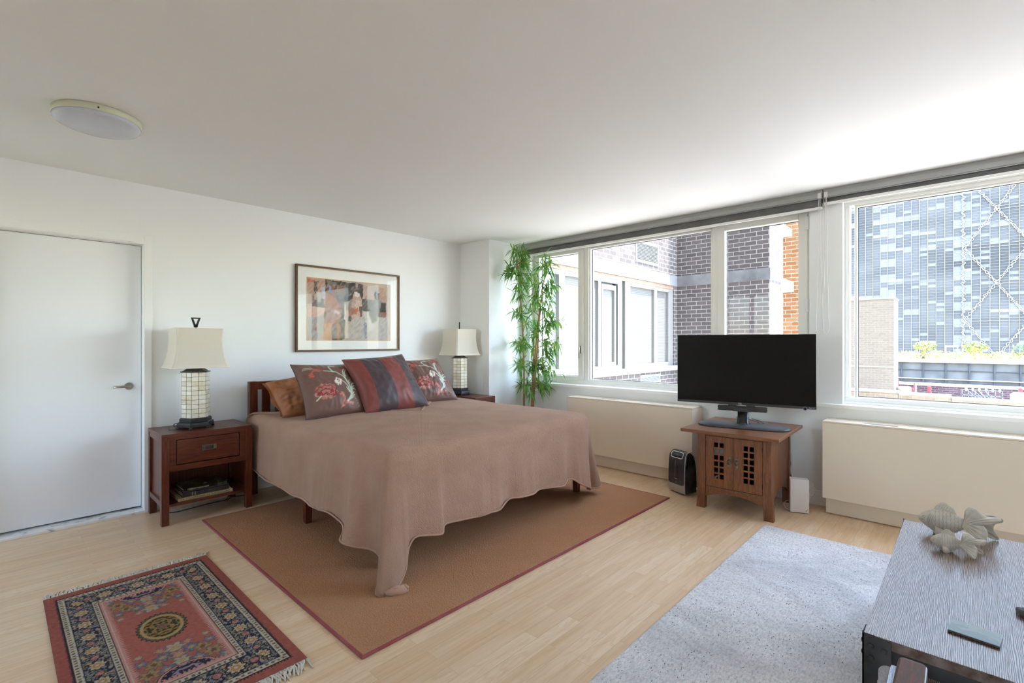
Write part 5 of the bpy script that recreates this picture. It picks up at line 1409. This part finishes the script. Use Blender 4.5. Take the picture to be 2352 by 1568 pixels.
# ------------------------------------------------------------------ outside: brick wing of the same block
BR1 = brick_mat('plum_grey_brick', '5a5556', '686263', 'a59f9b')
BR2 = brick_mat('orange_brick', '855a3c', '976e50', 'b5a798')
conc = plain('grey_concrete', '66676a', .8, var=.12, vs=3)
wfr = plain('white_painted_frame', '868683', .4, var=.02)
bl = None
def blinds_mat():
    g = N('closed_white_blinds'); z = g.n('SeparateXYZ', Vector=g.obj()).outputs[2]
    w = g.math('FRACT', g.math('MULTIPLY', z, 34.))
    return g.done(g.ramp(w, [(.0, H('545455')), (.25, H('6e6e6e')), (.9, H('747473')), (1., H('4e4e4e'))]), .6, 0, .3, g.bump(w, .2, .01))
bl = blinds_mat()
dkg = plain('dim_window_glass', '6a6c72', .15, spec=.5)
wing = thing('brick_building', 'plum grey brick wing with white windows across the courtyard outside bedside window', 'building', (9.55, 4.35, 0))
ox, oy = 9.55, 4.35
def WB(m, x0, x1, y0, y1, z0, z1, bev=0): return m.box(x0 - ox, x1 - ox, y0 - oy, y1 - oy, z0, z1, bev)
ZB, ZTOP = -30., 26.
m = MB(); WB(m, XW + .27, 9.551, 4.35, 9.0, 2.60, ZTOP); WB(m, XW + .27, 9.551, 4.35, 9., ZB, .745); WB(m, 9.42, 9.551, 4.35, 9., .745, 2.60); WB(m, XW + .27, 5.02, 4.36, 9., .745, 2.6)
m.build('courtyard_wall', BR1, wing)
m = MB(); WB(m, 9.55, 10.30, 2.61, 9.0, ZB, ZTOP); m.build('end_wall', BR1, wing)
m = MB(); WB(m, XW + .27, 9.55, 4.33, 4.40, 2.43, 2.64); m.build('slab_edge', conc, wing)
m = MB(); WB(m, 9.53, 9.60, 2.62, 4.33, 2.43, 2.64); WB(m, 9.53, 10.31, 2.59, 2.62, 2.43, 2.64); m.build('slab_edge', conc, wing)
m = MB(); WB(m, XW + .27, 9.55, 4.27, 4.40, 3.72, 3.92); m.build('roof_beam', plain('pale_beam', 'b4b6b0', .7), wing)
m = MB(); WB(m, XW + .27, 9.50, 4.26, 4.40, .745, .83); m.build('window_ledge', plain('pale_stone_ledge', '97979a', .7, var=.06), wing)
m = MB(); WB(m, XW + .27, 9.55, 4.36, 4.40, 2.36, 2.43); m.build('soffit_strip', plain('brown_sealant', '8c6f5a', .8, var=.1, vs=20), wing)
def wingwin(x0, x1, z0, z1, panes, nm='window'):
    f = MB(); y0, y1 = 4.37, 4.45
    WB(f, x0, x1, y0, y1, z0, z0 + .07, .004); WB(f, x0, x1, y0, y1, z1 - .13, z1, .004)
    e = [x0] + [q for p in panes for q in p[:2]] + [x1]
    for k in range(0, len(e), 2): WB(f, e[k], e[k + 1], y0, y1, z0 + .07, z1 - .13, .004)
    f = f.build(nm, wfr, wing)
    for a, b, kind in panes:
        g = MB()
        if kind == 'open':
            c = (b - a) * .16
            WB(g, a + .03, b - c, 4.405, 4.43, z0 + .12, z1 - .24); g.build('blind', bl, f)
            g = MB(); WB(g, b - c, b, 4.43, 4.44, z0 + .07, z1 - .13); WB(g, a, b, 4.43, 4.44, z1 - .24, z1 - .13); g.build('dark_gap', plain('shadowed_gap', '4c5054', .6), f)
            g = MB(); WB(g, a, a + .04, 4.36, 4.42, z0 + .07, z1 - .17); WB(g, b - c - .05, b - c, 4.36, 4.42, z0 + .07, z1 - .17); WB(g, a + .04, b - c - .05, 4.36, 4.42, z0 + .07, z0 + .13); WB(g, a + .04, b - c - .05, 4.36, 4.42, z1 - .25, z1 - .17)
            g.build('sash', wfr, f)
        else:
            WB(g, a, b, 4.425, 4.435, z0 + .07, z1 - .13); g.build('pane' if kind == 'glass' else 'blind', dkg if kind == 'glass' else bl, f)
wingwin(5.02, 7.44, .83, 2.42, [(5.16, 5.66, 'glass'), (5.80, 6.70, 'blind'), (6.78, 7.30, 'open')])
wingwin(7.54, 9.43, .83, 2.42, [(7.72, 8.62, 'blind'), (8.73, 9.22, 'blind')])
m = MB(); WB(m, 7.44, 7.54, 4.44, 4.46, .83, 2.43); m.build('joint', plain('dark_joint', '4a4c50', .8), wing)
for (a, b, z0, z1, yy) in ((7.88, 8.70, 2.79, 3.10, 4.35), (8.05, 8.75, .44, .66, 4.35)):
    f = MB(); WB(f, a - .03, a, yy - .02, yy + .02, z0 - .03, z1 + .03); WB(f, b, b + .03, yy - .02, yy + .02, z0 - .03, z1 + .03); WB(f, a, b, yy - .02, yy + .02, z0 - .03, z0); WB(f, a, b, yy - .02, yy + .02, z1, z1 + .03)
    f = f.build('vent', plain('pale_vent_frame', 'b9b7b2', .6), wing)
    g = MB(); n = 12
    for k in range(n):
        zz = z0 + (z1 - z0) * (k + .5) / n
        b_ = bmesh.new(); vs = [b_.verts.new(p) for p in ((a - ox, yy - .014 - oy, zz - .010), (b - ox, yy - .014 - oy, zz - .010), (b - ox, yy + .01 - oy, zz + .012), (a - ox, yy + .01 - oy, zz + .012))]; b_.faces.new(vs); g._merge(b_)
    g.build('louvres', plain('grey_louvre', '9a9c9c', .5), f)
    g = MB(); WB(g, a, b, yy - .002, yy - .001, z0, z1); g.build('vent_cavity', plain('vent_cavity_dark', '45484a', .8), f)
# farther sunlit part of the wing
w2 = thing('brick_building', 'sunlit orange brick return with white bands beyond the grey brick corner', 'building', (10.95, 2.3, 0))
ox, oy = 10.95, 2.3
m = MB(); WB(m, 10.96, 11.6, 1.9, 2.74, ZB, ZTOP); m.build('end_wall', BR2, w2)
m = MB(); WB(m, 10.31, 10.955, 2.745, 6, ZB, ZTOP); m.build('infill_wall', plain('white_render', 'd9d4cc', .8, var=.03), w2)
m = MB(); WB(m, 10.295, 11.0, 2.55, 2.8, 2.30, 2.50); WB(m, 10.295, 11.0, 2.58, 2.8, 3.42, 3.56); m.build('slab_band', plain('white_band', 'cfcac2', .8), w2)
m = MB(); WB(m, 10.35, 10.50, 2.71, 2.735, 2.78, 3.14)
m = m.build('vent', plain('dark_vent_grid', '6d6a70', .6), w2)
g = MB()
for k in range(9): WB(g, 10.35, 10.50, 2.70, 2.711, 2.79 + k * .04, 2.80 + k * .04)
g.build('louvres', plain('pale_louvre', 'c9c6c6', .5), m)

# ------------------------------------------------------------------ outside: city beyond the second window
ground = MB().box(4.8, 400, -220, 220, -30.5, -30).build('street', plain('pale_paving', 'a8a49c', .9, var=.05, vs=.2)); struct(ground); ground.name = 'floor_street'
TX = 120.
tower = thing('glass_tower', 'blue grey gridded glass office tower filling the view beyond right window', 'building', (TX, 5, -30))
nyt, nzt = 74, 205; pw_, ph_ = 1.19, .5; ty0, tz0 = -48., 0.
cells = []
pm = MB(); bmv = pm.bm
cl_ = bmv.verts.layers.float_color.new('Col')
def cellcol(i, j):  # paler cells paint reflections into the panel colour
    z = tz0 + j * ph_; fl = j // 6; r = j % 6
    b = mixc(H('48484a'), H('626263'), .5 + .5 * noise.noise(V((i * .35, j * .22, 0))))
    b = mixc(b, H('3a3a3b'), max(0, noise.noise(V((i * .12, j * .06, 5.)))) * 1.1)
    k = rnd(i // 2, fl, 3)
    if r in (1, 2) and k > .62: b = mixc(b, H('8f8c86'), .6 * rnd(i // 2, j, 5))
    if i % 9 in (4, 5) and r in (2, 3, 4): b = mixc(b, H('7d7e80'), .7)
    if rnd(i, j, 9) > .93: b = mixc(b, H('868687'), .5)
    return b
for j in range(nzt):
    for i in range(nyt):
        y = ty0 + i * pw_ - 5; z = tz0 + j * ph_
        c = cellcol(i, j); vs = []
        dx = (rnd(i, j, 1) - .5) * .02
        for (a, b) in ((0, 0), (1, 0), (1, 1), (0, 1)):
            v = bmv.verts.new((dx, y + a * pw_, z + b * ph_)); v[cl_] = c; vs.append(v)
        bmv.faces.new(vs)
pn_ = pm.build('glass_panels', attr_mat('tower_glass', .35, .12), tower, recalc=False)
MB().box(.05, 40, ty0 - 5, ty0 + nyt * pw_ - 5, 0, nzt * ph_ + 1).build('core', plain('tower_core', '5b636c', .8), tower)
mg = MB()
for i in range(nyt + 1): mg.box(-.10, .0, ty0 + i * pw_ - 5 - .035, ty0 + i * pw_ - 5 + .035, 0, nzt * ph_)
mg.build('mullions', plain('pale_mullion', '878584', .5), tower)
mg = MB()
for j in range(nzt): mg.box(-.06, .0, ty0 - 5, ty0 + nyt * pw_ - 5, j * ph_ - .018, j * ph_ + .018)
mg.build('transoms', plain('pale_transom', '7d7b79', .5), tower)
bw = plain('pale_bracing', '868686', .5)  # wavy tubes shaped as a lattice reflection in the tower glass
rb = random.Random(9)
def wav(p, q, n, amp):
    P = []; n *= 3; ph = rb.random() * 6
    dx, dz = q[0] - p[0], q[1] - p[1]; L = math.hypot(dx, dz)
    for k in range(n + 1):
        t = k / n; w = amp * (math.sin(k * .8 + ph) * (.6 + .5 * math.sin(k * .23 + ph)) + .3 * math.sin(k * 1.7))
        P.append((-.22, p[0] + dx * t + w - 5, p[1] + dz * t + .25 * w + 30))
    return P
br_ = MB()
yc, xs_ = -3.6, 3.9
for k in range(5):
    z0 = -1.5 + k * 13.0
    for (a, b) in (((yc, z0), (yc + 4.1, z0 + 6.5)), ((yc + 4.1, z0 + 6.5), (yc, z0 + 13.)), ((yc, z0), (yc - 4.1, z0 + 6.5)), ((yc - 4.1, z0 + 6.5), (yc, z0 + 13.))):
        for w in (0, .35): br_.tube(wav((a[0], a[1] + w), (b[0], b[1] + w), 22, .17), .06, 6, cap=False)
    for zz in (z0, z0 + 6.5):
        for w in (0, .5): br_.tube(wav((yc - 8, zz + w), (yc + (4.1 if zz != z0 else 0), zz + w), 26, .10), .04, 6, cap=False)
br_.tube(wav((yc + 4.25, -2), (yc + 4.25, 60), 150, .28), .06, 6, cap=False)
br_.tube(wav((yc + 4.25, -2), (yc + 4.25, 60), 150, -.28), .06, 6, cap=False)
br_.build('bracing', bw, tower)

# planted roof terrace in front of the tower
pod = thing('podium_building', 'low glazed building with planted roof in front of the glass tower', 'building', (40, 0, -30))
MB().box(.15, 22, -26, 7, 0, 29.9).build('hall', plain('grey_hall_glass', '62686f', .4, var=.12, vs=.4), pod)
MB().box(-.3, 22, -26, 7, 30.02, 30.22, .02).build('parapet', plain('white_parapet', 'd5d2cc', .7), pod)
MB().box(-.05, .2, -26, 7, 27.95, 28.75).build('lower_blinds', plain('pale_roller_blinds', '98958c', .7, var=.06), pod)
MB().box(-.05, .2, -26, 7, 28.75, 30.02).build('upper_glass', plain('blue_grey_glazing', '636260', .3, var=.1, vs=1.), pod)
mg = MB()
y = -25.5
while y < 7: mg.box(-.16, -.05, y - .035, y + .035, 27.95, 30.02); y += 1.06
for z in (28.35, 28.80, 29.55): mg.box(-.14, -.05, -26, 7, z - .02, z + .02)
mg.build('glazing_bars', plain('slate_glazing_bars', '41434a', .5), pod)
MB().box(-.2, -.05, -26, 7, 28.98, 29.03).build('rail', plain('cream_rail', 'c9c2b0', .5), pod)
rg = random.Random(4)
gm = N('sunlit_garden_leaf'); nz_ = gm.noise(gm.map(gm.obj(), (1.5, 1.5, 1.5)), 1, 3).outputs[0]  # yellowish leaf colour of the terrace planting
gm = gm.done(gm.ramp(nz_, [(.35, H('5f7031')), (.5, H('a3a155')), (.65, H('c9bd7a'))]), .7)
gm2 = plain('green_garden_leaf', '4f6e3a', .7, var=.15, vs=3)
def leaves(m, c, r, n, sz, sx=1., sz_=1.):
    for k in range(n):
        d = V((rg.gauss(0, 1), rg.gauss(0, 1), rg.gauss(0, 1))).normalized() * r * rg.random() ** .4
        p = V(c) + V((d.x * sx, d.y * sx, d.z * sz_)); a = V((rg.gauss(0, 1), rg.gauss(0, 1), rg.gauss(0, 1))).normalized(); b = a.orthogonal().normalized()
        m.bm.faces.new([m.bm.verts.new(p + a * sz * u + b * sz * w) for u, w in ((-1, -.4), (0, -.6), (1, 0), (0, .6))])
gd = MB()
for k in range(130): leaves(gd, (40.9 + rg.random() * 2, -25 + 31.5 * k / 130, .36 + .12 * rg.random()), .34, 34, .09)
tag(gd.build('garden_shrubs', gm, recalc=False), 'low yellow green planting along the roof terrace beyond right window', 'shrubs', None, 'stuff')
for nm, y, zz, r, mt, lb in (('garden_tree', 2.05, 1.0, .62, gm, 'pale yellow garden tree on the roof terrace nearest the tan tower'), ('garden_tree', -.28, .95, .62, gm, 'pale yellow garden tree on the roof terrace mid window'), ('garden_tree', -2.62, 1.0, .70, gm2, 'green garden tree on the roof terrace at right edge of the window')):
    t = thing(nm, lb, 'tree', (41.2, y, .22), 0, 'trees on the roof terrace')
    MB().tube([(0, 0, 0), (.03, .02, .4), (-.02, .05, .8)], [.05, .04, .02], 7).build('trunk', bark, t)
    m = MB(); leaves(m, (0, 0, zz - .2), r, 220, .10, 1., .5); m.build('crown', mt, t, recalc=False)
pg_ = thing('pergola', 'small white pergola on the roof terrace between two pale trees', 'pergola', (40.6, .75, .22))
MB().box(-.05, .05, -.30, -.24, 0, .75).box(-.05, .05, .24, .30, 0, .75).build('post', wfr, pg_); MB().box(-.06, .06, -.33, .33, .75, .86, .02).build('beam', wfr, pg_)

# tan building with a blank wall
tan = thing('tan_building', 'tan blank brick building at left of the view beyond right window', 'building', (25, 2.2, -30))
tb_ = brick_mat('tan_brick', '7c6f62', '84776a', '8e8275', .25, .09, .008)
MB().box(0, 1.6, 0, 12, 0, 33.05).build('wall', tb_, tan)
MB().box(-.03, 1.63, -.03, 12, 33.05, 33.12).build('coping', plain('dark_coping', '7d756e', .7), tan)
MB().box(-.02, 0, 0, 12, 27.75, 27.80).box(-.02, 0, 0, 12, 30.25, 30.30).build('band', plain('pale_band', '978b7e', .7), tan)
m = MB().loft([[(.2, 1.05, 33.12), (1.4, 1.05, 33.12), (1.4, 4.6, 33.12), (.2, 4.6, 33.12)], [(.8, 2.75, 33.86), (.84, 2.75, 33.86), (.84, 2.85, 33.86), (.8, 2.85, 33.86)]], smooth=False)
m.build('pyramid_roof', plain('pale_roof', 'c7b6a8', .7), tan)
for k, (y, z1) in enumerate(((-.25, 28.2), (-.6, 29.6))):
    MB().tube([(1.3 - k * .3, y, 26.), (1.3 - k * .3, y, z1)], .05, 8).build('downpipe', plain('maroon_pipe' + ('' if k == 0 else '_b'), '5c2436', .6), tan)

low_bounce_roof = thing('terrace_roof', 'pale sunlit roof just below the windows', 'roof', (10.4, -4, -30))  # unseen roof, added to throw sunlight up onto the ceiling
MB().box(-5.55, -.86, 4.9, 8.3, 0, 28.3).build('courtyard_floor', plain('grey_paving', 'b8b3aa', .9, var=.05), low_bounce_roof)  # added floor, kept high and pale to bounce light indoors
MB().box(-5.55, 5.55, -20, 4.9, 0, 28.6).build('slab', plain('white_roof_coating', 'dcd8d0', .9, var=.03, vs=.5), low_bounce_roof)
# nearer roofs: dark brick parapet, equipment, red posts, tan parapets
dkb = thing('dark_brick_building', 'dark purple brick parapet wall with pale coping in front of glazed building', 'building', (30, 0, -30))
MB().box(0, .3, -14, 2.8, 0, 29.25).build('wall', brick_mat('purple_brick', '4a3c41', '584a50', '7d7074', .25, .09, .008), dkb)
MB().box(-.06, .36, -14, 2.8, 29.25, 29.36).build('coping', plain('pale_coping', 'c9c5c2', .7), dkb)
rfm = plain('roof_membrane', 'bdb8b0', .9, var=.05, vs=.6)
rf = thing('flat_roof', 'pale flat roof with equipment below the dark brick parapet wall', 'roof', (20, 0, -30))
MB().box(0, 9.9, -14, 2.2, 0, 28.45).build('slab', rfm, rf)
redm = plain('red_paint', 'a3222c', .5)
for px, py, z0, z1, lb in ((29.0, 2.43, 28.2, 29.55, 'red roof post left of the white roof fan'), (27.0, 1.78, 28.45, 29.33, 'short red roof post right of the white roof fan'), (27.0, 1.20, 28.45, 29.42, 'tall red roof post standing alone before the dark wall'), (27.0, -1.46, 28.45, 29.52, 'red roof post beside the silver roof fan')):
    tag(MB().box(-.06, .06, -.06, .06, 0, z1 - z0, .01).build('roof_post', redm, None, (px, py, z0 - 30)), lb, 'post', 'red posts on the roof')
whm = plain('white_metal', '9d9da1', .4)
for px, py, r, h_, lb in ((26.0, 1.95, .24, 1.0, 'white mushroom roof fan beside the red posts'), (22.5, -1.2, .22, 1.22, 'silver round roof fan at right edge of the view')):
    t = thing('roof_fan', lb, 'fan', (px, py, -1.55), 0, 'fans on the roof')
    MB().lathe([(r * .8, 0), (r * .8, h_ * .45), (r * 1.15, h_ * .5), (r * 1.15, h_ * .62)], seg=24).build('base', whm, t)
    MB().lathe([(r, h_ * .62), (r, h_ * .95), (r * .7, h_)], seg=24).build('hood', whm, t)
rk = thing('roof_rack', 'grey metal equipment rack with pipes on the flat roof', 'equipment', (22.5, -.33, -1.55))
m = MB(); 
for k in range(7): yy = -.48 + k * .16; m.box(-.02, .02, yy - .012, yy + .012, 0, 1.24)
for z in (.88, 1.06, 1.24): m.box(-.02, .02, -.50, .50, z - .012, z + .012)
for k in range(12): yy = -.48 + rg.random() * .7; m.tube([(0, yy, .8 + rg.random() * .2), (.05, yy + .25, 1. + rg.random() * .25)], .012, 5)
m.build('frame', plain('grey_steel_rack', '8b8f98', .4, .6), rk)
m = MB()
for k in range(6): m.lathe([(.025, 1.20), (.035, 1.27), (.012, 1.31)], c=(0, -.42 + k * .16), seg=10)
m.build('valves', whm, rk)
tpb = brick_mat('pale_tan_brick', '857565', '8e7f6f', '998c7e', .22, .085, .008)
for nm, y0, y1, zt, lb in (('brick_parapet', 1.32, 8., .02, 'pale tan brick parapet at left below the tan tower'), ('brick_parapet', .30, 1.32, -.01, 'pale tan brick parapet in the middle below the red posts'), ('brick_parapet', -8., .30, -.06, 'pale tan brick parapet at right below the roof rack')):
    t = thing(nm, lb, 'parapet', (16, (y0 + y1) / 2, -30), 0, 'tan parapets outside')
    h_ = (y1 - y0) / 2
    MB().box(0, .35, -h_ + .003, h_ - .003, 0, 30 + zt - .05).build('wall', tpb, t)
    MB().box(-.03, .38, -h_ + .003, h_ - .003, 30 + zt - .05, 30 + zt, .01).build('coping', plain('pale_stone_coping', 'a8a096', .7), t)

SKY, SUN, SUNX, EXPO = 1.75, 13., .08, .66
# ------------------------------------------------------------------ daylight
wd = bpy.data.worlds.new('world'); SC.world = wd; wd.use_nodes = True
nt = wd.node_tree; nt.nodes.clear()
sk = nt.nodes.new('ShaderNodeTexSky'); sk.sky_type = 'NISHITA'; sk.sun_disc = False
sk.sun_elevation = math.radians(66); sk.sun_rotation = math.radians(172); sk.air_density = 1.; sk.dust_density = .6
bg = nt.nodes.new('ShaderNodeBackground'); ow = nt.nodes.new('ShaderNodeOutputWorld')
bg.inputs['Strength'].default_value = SKY
hs = nt.nodes.new('ShaderNodeHueSaturation'); hs.inputs['Saturation'].default_value = .86
nt.links.new(sk.outputs[0], hs.inputs['Color']); nt.links.new(hs.outputs[0], bg.inputs['Color']); nt.links.new(bg.outputs[0], ow.inputs['Surface'])
sl = bpy.data.lights.new('sun', 'SUN'); sl.energy = SUN; sl.angle = math.radians(.6); sl.color = (1, .95, .88)
so = bpy.data.objects.new('sun', sl); COL.objects.link(so)
so.rotation_euler = V((SUNX, -.38, .92)).to_track_quat('Z', 'Y').to_euler()
SC.view_settings.view_transform = 'Standard'; SC.view_settings.look = 'None'; SC.view_settings.exposure = EXPO; SC.view_settings.gamma = 1
SC.view_settings.use_curve_mapping = False
SC.cycles.max_bounces = 12; SC.cycles.diffuse_bounces = 8; SC.cycles.glossy_bounces = 4; SC.cycles.transparent_max_bounces = 16; SC.cycles.transmission_bounces = 8
SC.cycles.caustics_reflective = False; SC.cycles.caustics_refractive = False; SC.cycles.sample_clamp_indirect = 12
